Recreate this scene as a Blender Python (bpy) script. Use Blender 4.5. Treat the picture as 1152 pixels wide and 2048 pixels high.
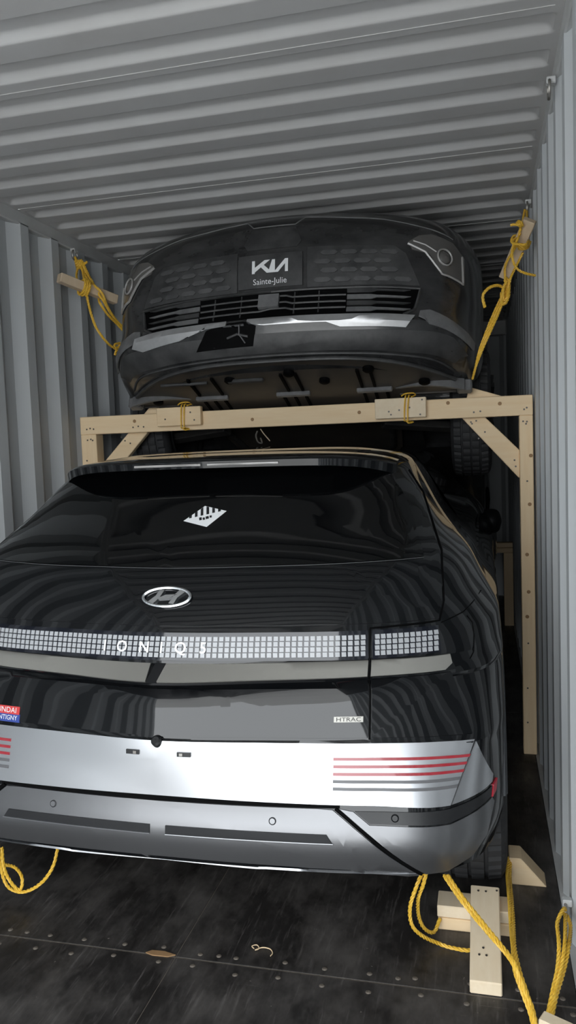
import bpy, bmesh, math, random
import numpy as np
from mathutils import Vector, Matrix
from mathutils.bvhtree import BVHTree

for o in list(bpy.data.objects):
    bpy.data.objects.remove(o)
S = bpy.context.scene
COL = S.collection
random.seed(4)

# ---------------------------------------------------------------- camera
F_PX, YAW, PITCH, ROLL = 1580.58, 0.24393, -0.07593, -0.03622
CAM = Vector((0.9397, 0.0, 1.5088))
fwd = Vector((-math.sin(YAW) * math.cos(PITCH), math.cos(YAW) * math.cos(PITCH), math.sin(PITCH)))
rgt0 = Vector((math.cos(YAW), math.sin(YAW), 0))
up0 = rgt0.cross(fwd)
RGT = rgt0 * math.cos(ROLL) + up0 * math.sin(ROLL)
UPV = -rgt0 * math.sin(ROLL) + up0 * math.cos(ROLL)
FWD = fwd
cd = bpy.data.cameras.new('camera')
cam = bpy.data.objects.new('camera', cd)
COL.objects.link(cam)
cd.sensor_fit = 'VERTICAL'
cd.sensor_height = 36
cd.lens = F_PX / 2048 * 36
cd.clip_start = 0.02
M = Matrix.Identity(4)
for i in range(3):
    M[i][0], M[i][1], M[i][2], M[i][3] = RGT[i], UPV[i], -FWD[i], CAM[i]
cam.matrix_world = M
S.camera = cam

# ---------------------------------------------------------------- light
DOOR_Y, BACK_Y, HW = -0.5, 8.06, 1.176
S.view_settings.view_transform = 'Standard'
S.view_settings.look = 'None'
S.view_settings.gamma = 1
S.view_settings.exposure = 2.75
world = bpy.data.worlds.new('overcast_sky')
S.world = world
world.use_nodes = True
wn = world.node_tree.nodes
bg = wn['Background']
bg.inputs['Color'].default_value = (0.93, 0.97, 1.0, 1)
bg.inputs['Strength'].default_value = 1.0
pl = bpy.data.lights.new('doorway_portal', 'AREA')
pl.shape = 'RECTANGLE'
pl.size, pl.size_y = 2.35, 2.6
pl.cycles.is_portal = True
po = bpy.data.objects.new('doorway_portal', pl)
COL.objects.link(po)
po.location = (0, DOOR_Y, 1.33)
po.rotation_euler = (math.radians(90), 0, 0)

S.cycles.max_bounces = 14
S.cycles.diffuse_bounces = 8
S.cycles.glossy_bounces = 6

# ---------------------------------------------------------------- materials
MATS = {}


def mat(name, col, rough=0.5, metal=0.0, coat=0.0, var=None, vscale=8.0, vamt=0.5, stretch=None, bump=0.0, bscale=60, spec=None, emit=None, detail=6):
    m = bpy.data.materials.new(name)
    m.use_nodes = True
    nt = m.node_tree
    b = nt.nodes['Principled BSDF']
    b.inputs['Base Color'].default_value = (*col, 1)
    b.inputs['Roughness'].default_value = rough
    b.inputs['Metallic'].default_value = metal
    b.inputs['Coat Weight'].default_value = coat
    b.inputs['Coat Roughness'].default_value = 0.03
    if spec is not None:
        b.inputs['Specular IOR Level'].default_value = spec
    if emit:
        b.inputs['Emission Color'].default_value = (*emit[0], 1)
        b.inputs['Emission Strength'].default_value = emit[1]
    tc = mp = None
    if var is not None or bump:
        tc = nt.nodes.new('ShaderNodeTexCoord')
        mp = nt.nodes.new('ShaderNodeMapping')
        nt.links.new(tc.outputs['Object'], mp.inputs['Vector'])
        if stretch:
            mp.inputs['Scale'].default_value = stretch
    if var is not None:
        n = nt.nodes.new('ShaderNodeTexNoise')
        n.inputs['Scale'].default_value = vscale
        n.inputs['Detail'].default_value = detail
        n.inputs['Roughness'].default_value = 0.65
        nt.links.new(mp.outputs[0], n.inputs['Vector'])
        r = nt.nodes.new('ShaderNodeValToRGB')
        r.color_ramp.elements[0].position = 0.5 - 0.25 * (1 - vamt) - 0.02
        r.color_ramp.elements[1].position = 0.5 + 0.35 * (1 - vamt) + 0.08
        r.color_ramp.elements[0].color = (*col, 1)
        r.color_ramp.elements[1].color = (*var, 1)
        nt.links.new(n.outputs['Fac'], r.inputs['Fac'])
        nt.links.new(r.outputs['Color'], b.inputs['Base Color'])
    if bump:
        n2 = nt.nodes.new('ShaderNodeTexNoise')
        n2.inputs['Scale'].default_value = bscale
        nt.links.new(mp.outputs[0], n2.inputs['Vector'])
        bp = nt.nodes.new('ShaderNodeBump')
        bp.inputs['Strength'].default_value = bump
        bp.inputs['Distance'].default_value = 0.004
        nt.links.new(n2.outputs['Fac'], bp.inputs['Height'])
        nt.links.new(bp.outputs['Normal'], b.inputs['Normal'])
    MATS[name] = m
    return m


mat('container_paint', (0.52, 0.52, 0.52), 0.5, var=(0.45, 0.44, 0.43), vscale=2.2, vamt=0.3, bump=0.08, bscale=25)
mat('wall_paint', (0.55, 0.58, 0.60), 0.5, var=(0.48, 0.49, 0.49), vscale=1.6, vamt=0.25, stretch=(1, 1, 0.35), bump=0.05, bscale=20)
mat('rail_paint', (0.52, 0.53, 0.53), 0.5, var=(0.44, 0.44, 0.43), vscale=6, vamt=0.3)
mat('joint_dark', (0.25, 0.25, 0.25), 0.6)
mat('wood', (0.80, 0.59, 0.35), 0.65, var=(0.88, 0.71, 0.48), vscale=3.0, vamt=0.2, stretch=(1, 14, 14), bump=0.1, bscale=12)
mat('wood_vertical', (0.80, 0.59, 0.35), 0.65, var=(0.88, 0.71, 0.48), vscale=3.0, vamt=0.2, stretch=(14, 14, 1), bump=0.1, bscale=12)
mat('wood_pale', (0.76, 0.62, 0.43), 0.7, var=(0.84, 0.72, 0.54), vscale=3.0, vamt=0.2, stretch=(14, 1, 14))
mat('wood_grey', (0.52, 0.40, 0.27), 0.7, var=(0.62, 0.50, 0.36), vscale=4.0, vamt=0.2, stretch=(12, 12, 2))
mat('knot', (0.32, 0.19, 0.09), 0.7)
mat('nail', (0.10, 0.09, 0.08), 0.5, metal=0.6)
mat('steel', (0.35, 0.34, 0.32), 0.45, metal=0.8, var=(0.2, 0.18, 0.16), vscale=30)
mat('screw', (0.10, 0.085, 0.07), 0.7, var=(0.17, 0.145, 0.12), vscale=60)
mat('rope', (0.72, 0.43, 0.035), 0.5, var=(0.85, 0.55, 0.08), vscale=60, bump=0.25, bscale=300)
mat('black_paint', (0.0035, 0.004, 0.0048), 0.035, spec=0.45)
mat('glass_black', (0.0015, 0.0017, 0.002), 0.02, spec=0.40)
mat('lamp_cover', (0.006, 0.007, 0.012), 0.05, spec=0.5)
mat('pixel', (0.36, 0.37, 0.385), 0.35, coat=0.3)
mat('strip_satin', (0.36, 0.35, 0.32), 0.42, metal=0.6)
mat('silver', (0.50, 0.51, 0.53), 0.30, metal=0.92)
mat('grey_bumper', (0.17, 0.172, 0.178), 0.33, metal=0.8, coat=0.15)
mat('grey_clad', (0.09, 0.094, 0.10), 0.7, spec=0.2)
mat('slot_dark', (0.014, 0.0145, 0.016), 0.55, spec=0.25)
mat('black_plastic', (0.008, 0.0085, 0.0095), 0.42)
mat('seam', (0.0012, 0.0012, 0.0014), 0.7, spec=0.08)
mat('chrome', (0.78, 0.79, 0.80), 0.1, metal=1.0)
mat('lettering', (0.92, 0.92, 0.93), 0.3)
mat('red_lamp', (0.30, 0.015, 0.025), 0.25, coat=0.6)
mat('grey_lamp', (0.11, 0.11, 0.115), 0.35)
mat('reflector_red', (0.5, 0.03, 0.05), 0.3, coat=0.5)
mat('white_print', (0.78, 0.79, 0.80), 0.45)
mat('black_print', (0.012, 0.012, 0.014), 0.5)
mat('red_print', (0.55, 0.045, 0.045), 0.45)
mat('blue_print', (0.03, 0.06, 0.28), 0.45)
mat('tyre', (0.022, 0.023, 0.025), 0.75, var=(0.035, 0.035, 0.036), vscale=18)
mat('rim', (0.08, 0.082, 0.085), 0.35, metal=0.8)
mat('dusty_black', (0.008, 0.0085, 0.0095), 0.25, coat=0.3, var=(0.06, 0.06, 0.06), vscale=5.5, vamt=0.15, stretch=(1, 1, 2.2), detail=9)
mat('dusty_plastic', (0.018, 0.0185, 0.0195), 0.5, var=(0.075, 0.075, 0.075), vscale=11, vamt=0.3, detail=9)
mat('dusty_grey', (0.10, 0.101, 0.104), 0.5, var=(0.19, 0.19, 0.19), vscale=14, vamt=0.4)
mat('dusty_mid', (0.045, 0.0455, 0.047), 0.5, var=(0.11, 0.11, 0.11), vscale=12, vamt=0.3, detail=9)
mat('trim_silver', (0.62, 0.625, 0.635), 0.38, metal=0.7, var=(0.42, 0.42, 0.42), vscale=9, vamt=0.3)
mat('tray', (0.035, 0.031, 0.028), 0.45, var=(0.07, 0.058, 0.046), vscale=5, vamt=0.3)
mat('lamp_lens', (0.11, 0.105, 0.10), 0.25, coat=0.5)
mat('lamp_line', (0.32, 0.31, 0.30), 0.3, coat=0.3)
mat('underbody', (0.012, 0.012, 0.012), 0.65, var=(0.04, 0.037, 0.033), vscale=9)
mat('concrete', (0.60, 0.59, 0.57), 0.8, var=(0.48, 0.47, 0.46), vscale=0.8, vamt=0.3)


def floor_mat():
    m = mat('plywood', (0.012, 0.0105, 0.0095), 0.5)
    nt = m.node_tree
    b = nt.nodes['Principled BSDF']
    tc = nt.nodes.new('ShaderNodeTexCoord')

    def noise(scale, st, rot=0.0, detail=5):
        mp = nt.nodes.new('ShaderNodeMapping')
        mp.inputs['Scale'].default_value = st
        mp.inputs['Rotation'].default_value = (0, 0, rot)
        nt.links.new(tc.outputs['Object'], mp.inputs['Vector'])
        n = nt.nodes.new('ShaderNodeTexNoise')
        n.inputs['Scale'].default_value = scale
        n.inputs['Detail'].default_value = detail
        n.inputs['Roughness'].default_value = 0.7
        nt.links.new(mp.outputs[0], n.inputs['Vector'])
        return n

    def ramp(n, a, c, c0, c1):
        r = nt.nodes.new('ShaderNodeValToRGB')
        r.color_ramp.elements[0].position = a
        r.color_ramp.elements[1].position = c
        r.color_ramp.elements[0].color = (c0, c0, c0, 1)
        r.color_ramp.elements[1].color = (c1, c1, c1, 1)
        nt.links.new(n.outputs['Fac'], r.inputs['Fac'])
        return r

    def mix(fac, a, c):
        x = nt.nodes.new('ShaderNodeMix')
        x.data_type = 'RGBA'
        nt.links.new(fac, x.inputs['Factor'])
        if isinstance(a, tuple):
            x.inputs['A'].default_value = (*a, 1)
        else:
            nt.links.new(a, x.inputs['A'])
        x.inputs['B'].default_value = (*c, 1)
        return x.outputs['Result']
    patches = ramp(noise(3.4, (1.2, 0.7, 1), 0.2), 0.42, 0.66, 0, 0.8)
    scr = ramp(noise(9, (6.5, 0.5, 1), 0.12), 0.56, 0.70, 0, 0.6)
    scr2 = ramp(noise(11, (0.35, 6, 1), 0.5), 0.66, 0.72, 0, 0.6)
    dots = ramp(noise(46, (1, 1, 1), 0, 3), 0.71, 0.745, 0, 0.85)
    c = mix(patches.outputs['Color'], (0.020, 0.018, 0.017), (0.105, 0.096, 0.090))
    c = mix(scr.outputs['Color'], c, (0.13, 0.12, 0.115))
    c = mix(scr2.outputs['Color'], c, (0.13, 0.12, 0.115))
    c = mix(dots.outputs['Color'], c, (0.30, 0.27, 0.24))
    nt.links.new(c, b.inputs['Base Color'])
    rr = ramp(noise(4, (3, 0.7, 1)), 0.3, 0.7, 0.36, 0.7)
    nt.links.new(rr.outputs['Color'], b.inputs['Roughness'])
    bp = nt.nodes.new('ShaderNodeBump')
    bp.inputs['Strength'].default_value = 0.25
    bp.inputs['Distance'].default_value = 0.003
    nt.links.new(noise(30, (4, 0.5, 1)).outputs['Fac'], bp.inputs['Height'])
    nt.links.new(bp.outputs['Normal'], b.inputs['Normal'])


floor_mat()

# ---------------------------------------------------------------- helpers


def link(name, me, material=None, parent=None, smooth=None):
    if material:
        me.materials.append(MATS[material])
    if smooth is not None:
        me.polygons.foreach_set('use_smooth', [True] * len(me.polygons))
        me.set_sharp_from_angle(angle=math.radians(smooth))
    o = bpy.data.objects.new(name, me)
    COL.objects.link(o)
    if parent:
        o.parent = parent
    return o


def tag(o, label, cat, group=None):
    o['label'] = label
    o['category'] = cat
    if group:
        o['group'] = group
    return o


def struct(o, label=None):
    o['kind'] = 'structure'
    if label:
        o['label'] = label
    return o


def empty(name, loc=(0, 0, 0)):
    o = bpy.data.objects.new(name, None)
    o.location = loc
    o.empty_display_size = 0.1
    COL.objects.link(o)
    return o


class MB:
    def __init__(self):
        self.v = []
        self.f = []

    def add(self, vs, fs):
        n = len(self.v)
        self.v += [tuple(p) for p in vs]
        self.f += [tuple(i + n for i in f) for f in fs]
        return self

    def box(self, a, b):
        (x0, y0, z0), (x1, y1, z1) = a, b
        vs = [(x0, y0, z0), (x1, y0, z0), (x1, y1, z0), (x0, y1, z0), (x0, y0, z1), (x1, y0, z1), (x1, y1, z1), (x0, y1, z1)]
        return self.add(vs, [(0, 3, 2, 1), (4, 5, 6, 7), (0, 1, 5, 4), (1, 2, 6, 5), (2, 3, 7, 6), (3, 0, 4, 7)])

    def bar(self, p, q, w, t, up=(0, 0, 1)):
        p, q, up = Vector(p), Vector(q), Vector(up)
        d = (q - p).normalized()
        s = d.cross(up).normalized()
        u = s.cross(d).normalized()
        vs = []
        for c in (p, q):
            for a, b in ((-1, -1), (1, -1), (1, 1), (-1, 1)):
                vs.append(c + s * (a * w / 2) + u * (b * t / 2))
        return self.add(vs, [(3, 2, 1, 0), (4, 5, 6, 7), (0, 1, 5, 4), (1, 2, 6, 5), (2, 3, 7, 6), (3, 0, 4, 7)])

    def prism(self, poly, axis, a, b):
        """poly: 2D points; extruded along axis ('Y': (x,z))"""
        n = len(poly)

        def mk(p, h):
            return {'Y': (p[0], h, p[1]), 'X': (h, p[0], p[1]), 'Z': (p[0], p[1], h)}[axis]
        vs = [mk(p, a) for p in poly] + [mk(p, b) for p in poly]
        fs = [tuple(range(n)), tuple(range(2 * n - 1, n - 1, -1))]
        fs += [((i + 1) % n, i, n + i, n + (i + 1) % n) for i in range(n)]
        return self.add(vs, fs)

    def tube(self, pts, r, sides=6, cap=True, radii=None):
        pts = [Vector(p) for p in pts]
        n = len(pts)
        t0 = (pts[1] - pts[0]).normalized()
        ref = Vector((0, 0, 1)) if abs(t0.z) < 0.9 else Vector((1, 0, 0))
        nrm = t0.cross(ref).normalized()
        vs = []
        for i in range(n):
            t = (pts[min(i + 1, n - 1)] - pts[max(i - 1, 0)])
            if t.length < 1e-9:
                t = t0
            t.normalize()
            nrm = (nrm - t * nrm.dot(t))
            if nrm.length < 1e-6:
                nrm = t.orthogonal()
            nrm.normalize()
            bn = t.cross(nrm)
            rr = radii[i] if radii else r
            for k in range(sides):
                a = 2 * math.pi * k / sides
                vs.append(pts[i] + (nrm * math.cos(a) + bn * math.sin(a)) * rr)
        fs = []
        for i in range(n - 1):
            for k in range(sides):
                k2 = (k + 1) % sides
                fs.append((i * sides + k, i * sides + k2, (i + 1) * sides + k2, (i + 1) * sides + k))
        if cap:
            fs.append(tuple(range(sides - 1, -1, -1)))
            fs.append(tuple((n - 1) * sides + k for k in range(sides)))
        return self.add(vs, fs)

    def lathe(self, prof, n=48, axis='X', center=(0, 0, 0), mod=None):
        """prof: (along, radius) closed loop of points"""
        m = len(prof)
        vs = []
        for k in range(n):
            a = 2 * math.pi * k / n
            for j, (h, r) in enumerate(prof):
                rr = r + (mod(k, j) if mod else 0)
                c, s = math.cos(a) * rr, math.sin(a) * rr
                p = {'X': (h, c, s), 'Y': (c, h, s), 'Z': (c, s, h)}[axis]
                vs.append((p[0] + center[0], p[1] + center[1], p[2] + center[2]))
        fs = []
        for k in range(n):
            k2 = (k + 1) % n
            for j in range(m):
                j2 = (j + 1) % m
                fs.append((k * m + j, k * m + j2, k2 * m + j2, k2 * m + j))
        return self.add(vs, fs)

    def mesh(self, name):
        me = bpy.data.meshes.new(name)
        me.from_pydata(self.v, [], self.f)
        bm = bmesh.new()
        bm.from_mesh(me)
        bmesh.ops.recalc_face_normals(bm, faces=bm.faces)
        bm.to_mesh(me)
        bm.free()
        return me

    def build(self, name, material, parent=None, smooth=None, bevel=0):
        me = self.mesh(name)
        if bevel:
            bm = bmesh.new()
            bm.from_mesh(me)
            bmesh.ops.bevel(bm, geom=[e for e in bm.edges if e.calc_face_angle(0) > 0.5], offset=bevel, segments=1, affect='EDGES')
            bm.to_mesh(me)
            bm.free()
        return link(name, me, material, parent, smooth)


def ray(px, py):
    d = FWD + RGT * ((px - 576) / F_PX) - UPV * ((py - 1024) / F_PX)
    return CAM.copy(), d.normalized()


def at(px, py, **k):
    o, d = ray(px, py)
    (a, v), = k.items()
    i = 'XYZ'.index(a)
    return o + d * ((v - o[i]) / d[i])


def catmull(pts, n=8):
    pts = [Vector(p) for p in pts]
    P = [pts[0] * 2 - pts[1]] + pts + [pts[-1] * 2 - pts[-2]]
    out = []
    for i in range(1, len(P) - 2):
        p0, p1, p2, p3 = P[i - 1:i + 3]
        for k in range(n):
            t = k / n
            out.append(0.5 * ((2 * p1) + (p2 - p0) * t + (2 * p0 - 5 * p1 + 4 * p2 - p3) * t * t + (3 * p1 - p0 - 3 * p2 + p3) * t ** 3))
    out.append(pts[-1])
    return out


def resample(pts, step):
    L = [0]
    for a, b in zip(pts, pts[1:]):
        L.append(L[-1] + (b - a).length)
    n = max(4, int(L[-1] / step))
    out = []
    j = 0
    for i in range(n + 1):
        s = L[-1] * i / n
        while j < len(L) - 2 and L[j + 1] < s:
            j += 1
        t = (s - L[j]) / max(1e-9, L[j + 1] - L[j])
        out.append(pts[j].lerp(pts[j + 1], min(1, t)))
    return out


def rope_into(mb, ctrl, r=0.005, pitch=0.045, strands=3, step=0.005):
    """a laid rope: strands wound round the path"""
    pts = resample(catmull(ctrl, 10), step)
    n = len(pts)
    t0 = (pts[1] - pts[0]).normalized()
    nrm = t0.orthogonal().normalized()
    fr = []
    s = 0
    for i in range(n):
        t = (pts[min(i + 1, n - 1)] - pts[max(i - 1, 0)]).normalized()
        nrm = (nrm - t * nrm.dot(t)).normalized()
        fr.append((pts[i], nrm.copy(), t.cross(nrm), s))
        if i < n - 1:
            s += (pts[i + 1] - pts[i]).length
    for k in range(strands):
        ph = 2 * math.pi * k / strands
        path = []
        for p, a, b, s in fr:
            an = ph + 2 * math.pi * s / pitch
            path.append(p + (a * math.cos(an) + b * math.sin(an)) * r * 0.52)
        mb.tube(path, r * 0.56, 5)


# ---------------------------------------------------------------- container
cont_h, rail_z = 2.69, 2.63


def corr_wall(name, side, phase):
    pitch, depth = 0.278, 0.036
    ys = []
    k0 = int((DOOR_Y - phase) / pitch) - 1
    y = phase + k0 * pitch
    prof = []
    while y < BACK_Y + 0.3:
        prof += [(y - 0.035, 0), (y + 0.035, 0), (y + 0.103, depth), (y + 0.175, depth)]
        y += pitch
    pr = [p for p in prof if DOOR_Y + 0.02 < p[0] < BACK_Y]
    pr = [(DOOR_Y, 0.0)] + pr + [(BACK_Y, pr[-1][1])]
    vs, fs = [], []
    for yy, d in pr:
        x = side * (HW + d)
        vs += [(x, yy, -0.02), (x, yy, rail_z + 0.01), (x + side * 0.004, yy, rail_z + 0.01), (x + side * 0.004, yy, -0.02)]
    for i in range(len(pr) - 1):
        a, b = i * 4, i * 4 + 4
        for j in range(4):
            j2 = (j + 1) % 4
            fs.append((a + j, b + j, b + j2, a + j2))
    o = MB().add(vs, fs).build(name, 'wall_paint')
    return struct(o, 'corrugated grey steel container side wall with vertical ribs')


corr_wall('wall_left', -1, 3.475)
corr_wall('wall_right', 1, 2.397 + 0.045)

n_tr = 0
for side in (-1, 1):
    n_tr += 1
    m = MB().box((min(side * HW, side * (HW + 0.06)), DOOR_Y, rail_z), (max(side * HW, side * (HW + 0.06)), BACK_Y, cont_h + 0.012))
    struct(m.build('trim_%d' % n_tr, 'rail_paint', bevel=0.006), 'grey steel top side rail of the container')
    m = MB()
    a, b = side * (HW - 0.012), side * (HW + 0.05)
    m.box((min(a, b), DOOR_Y, -0.03), (max(a, b), BACK_Y, -0.001))
    struct(m.build('baseboard_left' if side < 0 else 'baseboard_right', 'rail_paint'), 'grey steel bottom rail along the floor edge')

# end wall: corrugated, with header
prof = []
x = -1.25
while x < 1.25:
    prof += [(x, 0), (x + 0.11, 0), (x + 0.15, 0.045), (x + 0.26, 0.045)]
    x += 0.30
prof = [(max(-1.24, min(1.24, a)), b) for a, b in prof if -1.4 < a < 1.27]
vs, fs = [], []
for xx, d in prof:
    vs += [(xx, BACK_Y + d, -0.02), (xx, BACK_Y + d, 2.6), (xx, BACK_Y + d + 0.01, 2.6), (xx, BACK_Y + d + 0.01, -0.02)]
for i in range(len(prof) - 1):
    a, b = i * 4, i * 4 + 4
    for j in range(4):
        fs.append((a + j, b + j, b + (j + 1) % 4, a + (j + 1) % 4))
struct(MB().add(vs, fs).build('wall_back', 'wall_paint'), 'corrugated front end wall of the container')
struct(MB().box((-1.176, BACK_Y - 0.06, 2.56), (1.176, BACK_Y + 0.12, 2.74)).build('trim_3', 'rail_paint', bevel=0.008), 'grey header rail of the end wall')

struct(MB().box((-1.25, BACK_Y - 0.02, -0.06), (1.25, BACK_Y + 0.12, 0.0)).build('trim_4', 'rail_paint'), 'grey sill added under the end wall to seal out light')  # box added to stop daylight leaking in below the end wall
for k, sx in ((5, -1), (6, 1)):
    struct(MB().box((min(sx * 1.172, sx * 1.26), BACK_Y - 0.05, -0.05), (max(sx * 1.172, sx * 1.26), BACK_Y + 0.12, 2.75)).build('trim_%d' % k, 'wall_paint', bevel=.01), 'grey corner post of the container, added to seal out light')  # boxes added to close the end corners against light leaks

# roof: pressed panels, five ribs each
ceil_root = struct(empty('ceiling', (0, 0, cont_h)), 'grey corrugated steel container roof with rounded rib ends')
rp = 0.2095
joint0 = 2.36
xs = [-1.176, -1.163, -1.155, -1.148, -1.14, -1.13, -1.118, -1.105, -1.09, -0.9, -0.45]
xs = xs + [0] + [-v for v in reversed(xs)]


def xprof(x):
    e = (1.155 - abs(x)) / 0.05
    e = max(0, min(1, e))
    return math.sqrt(max(0.0, 1 - (1 - e) ** 2))


def roof_panel(ya, nr):
    yl = [(ya, 0)]
    for k in range(nr):
        # far edge of rib at ribend
        e = ya + 0.152 + k * rp
        for dy, h in ((-0.120, 0), (-0.116, 0), (-0.112, 0.10), (-0.102, 0.90), (-0.098, 1), (-0.094, 1), (-0.030, 1), (-0.026, 1), (-0.021, 0.92), (-0.0165, 0.74), (-0.0065, 0.22), (-0.002, 0.04), (0.002, 0), (0.006, 0)):
            yl.append((e + dy, h))
    yl.append((ya + nr * rp - 0.0015, 0))
    dep = 0.024
    vs, fs = [], []
    nx = len(xs)
    for y, h in yl:
        for x in xs:
            vs.append((x, y, dep * h * xprof(x)))
    for i in range(len(yl) - 1):
        for j in range(nx - 1):
            fs.append((i * nx + j, i * nx + j + 1, (i + 1) * nx + j + 1, (i + 1) * nx + j))
    return MB().add(vs, fs)


y = joint0
while y > DOOR_Y:
    y -= 5 * rp
while y < BACK_Y - 0.1:
    nr = 5
    while y + nr * rp > BACK_Y + 0.1:
        nr -= 1
    if nr <= 0:
        break
    o = roof_panel(y, nr).build('roof_panel', 'container_paint', ceil_root, smooth=50)
    # weld lip between sheets
    MB().box((-1.15, y - 0.0035, -0.0018), (1.15, y + 0.0015, 0.003)).build('weld_lip', 'container_paint', o)
    y += nr * rp
MB().box((-1.24, DOOR_Y - 0.02, 0.040), (1.24, BACK_Y + 0.08, 0.050)).build('roof_skin', 'container_paint', ceil_root)

# floor: plywood sheets with screws along the joints
fl = struct(MB().box((-1.164, DOOR_Y, -0.06), (1.164, BACK_Y, -0.03)).build('floor', 'seam'), 'dark worn plywood container floor with screwed joints')
seam_y = 2.118
screw_me = MB().lathe([(0.0, 0.0005), (0.0028, 0.0005), (0.0024, 0.005), (0.001, 0.0078), (0.0, 0.0084)], 10, 'Z').mesh('screw')
screw_me.materials.append(MATS['screw'])
y0 = seam_y - 2.4 * 2
while y0 < BACK_Y:
    y1 = min(y0 + 2.4, BACK_Y)
    if y1 > DOOR_Y:
        ya = max(y0, DOOR_Y)
        for (xa, xb) in ((-1.162, 0.0105), (0.0125, 1.162)):
            sh = MB().box((xa, ya + 0.002, -0.03), (xb, y1 - 0.002, 0)).build('plywood_sheet', 'plywood', fl, bevel=0.0015)
            for edge, dy in ((ya, 0.035), (y1, -0.035)):
                if 1.5 < edge < 2.5:
                    x = xa + 0.06
                    while x < xb:
                        s = bpy.data.objects.new('screw', screw_me)
                        COL.objects.link(s)
                        s.parent = sh
                        s.location = (x + random.uniform(-.012, .012), edge + dy + random.uniform(-.01, .01), 0.0)
                        x += 0.133
            for yy in np.arange(ya + 0.45, y1, 0.48):
                if 1.4 < yy < 2.6:
                    for x in np.arange(xa + 0.1, xb, 0.55):
                        s = bpy.data.objects.new('screw', screw_me)
                        COL.objects.link(s)
                        s.parent = sh
                        s.location = (x + random.uniform(-.03, .03), yy - 0.42, 0.0)
    y0 += 2.4
MB().box((-1.162, seam_y - .003, -.02), (1.162, seam_y + .003, -.0008)).build('joint_filler', 'screw', fl)
MB().box((0.0100, DOOR_Y, -.02), (0.0130, BACK_Y, -.0015)).build('joint_filler', 'screw', fl)
struct(MB().box((-30, -40, -0.20), (30, DOOR_Y - 0.05, -0.16)).build('ground', 'concrete'), 'pale concrete yard outside the open container doors')

# ---------------------------------------------------------------- vehicle bodies (lofted rings)


def hermite_rows(rows):
    """rows: (z, w, y0, p32, p63, p82, pc, p5, yf, sharp) -> dense rows"""
    arr = np.array([r[:9] for r in rows], float)
    sharp = [bool(r[9]) if len(r) > 9 else False for r in rows]
    n = len(rows)
    z = arr[:, 0]
    out = []
    tan = np.zeros_like(arr)
    for i in range(n):
        if 0 < i < n - 1:
            d0 = (arr[i] - arr[i - 1]) / (z[i] - z[i - 1])
            d1 = (arr[i + 1] - arr[i]) / (z[i + 1] - z[i])
            tan[i] = np.where(d0 * d1 > 0, 2 * d0 * d1 / (d0 + d1 + 1e-12), 0)
        elif i == 0:
            tan[i] = (arr[1] - arr[0]) / (z[1] - z[0])
        else:
            tan[i] = (arr[-1] - arr[-2]) / (z[-1] - z[-2])
    for i in range(n - 1):
        h = z[i + 1] - z[i]
        d = (arr[i + 1] - arr[i]) / h
        m0 = d if sharp[i] else tan[i]
        m1 = d if sharp[i + 1] else tan[i + 1]
        k = max(1, min(6, int(round(h / 0.018))))
        for j in range(k):
            t = j / k
            out.append((2 * t**3 - 3 * t**2 + 1) * arr[i] + (t**3 - 2 * t**2 + t) * h * m0 + (-2 * t**3 + 3 * t**2) * arr[i + 1] + (t**3 - t**2) * h * m1)
    out.append(arr[-1])
    return out


def loft(rows, fr=(0.32, 0.63, 0.82, 0.925, 0.985)):
    dense = hermite_rows(rows)
    vs, fs = [], []
    ring = None
    for z, w, y0, p32, p63, p82, pc, p5, yf in dense:
        half = [(0, y0), (fr[0] * w, y0 + p32), (fr[1] * w, y0 + p63), (fr[2] * w, y0 + p82), (fr[3] * w, y0 + pc), (fr[4] * w, y0 + p5)]
        ya = y0 + p5
        yb = yf - 0.35
        for t in (0.1, 0.3, 0.55, 0.8):
            half.append((w, ya + (yb - ya) * t))
        half += [(0.985 * w, yb + 0.05), (0.86 * w, yf - 0.13), (0.5 * w, yf - 0.03), (0, yf)]
        mirror = [(-x, y) for x, y in reversed(half[1:-1])]
        loop = half + mirror
        n = len(loop)
        pts = []
        for i in range(n):
            p0, p1, p2, p3 = (np.array(loop[(i + j) % n]) for j in (-1, 0, 1, 2))
            # centripetal-like tangents
            l0, l1, l2 = (np.linalg.norm(b - a) + 1e-6 for a, b in ((p0, p1), (p1, p2), (p2, p3)))
            m1 = ((p1 - p0) / l0 * l1 + (p2 - p1) / l1 * l0) / (l0 + l1) * l1
            m2 = ((p2 - p1) / l1 * l2 + (p3 - p2) / l2 * l1) / (l1 + l2) * l1
            for k in range(6):
                t = k / 6
                pts.append((2 * t**3 - 3 * t**2 + 1) * p1 + (t**3 - 2 * t**2 + t) * m1 + (-2 * t**3 + 3 * t**2) * p2 + (t**3 - t**2) * m2)
        ring = len(pts)
        vs += [(p[0], p[1], z) for p in pts]
    nr = len(vs) // ring
    for i in range(nr - 1):
        for j in range(ring):
            j2 = (j + 1) % ring
            fs.append((i * ring + j, i * ring + j2, (i + 1) * ring + j2, (i + 1) * ring + j))
    fs.append(tuple(range(ring - 1, -1, -1)))
    fs.append(tuple((nr - 1) * ring + j for j in range(ring)))
    return vs, fs


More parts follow.
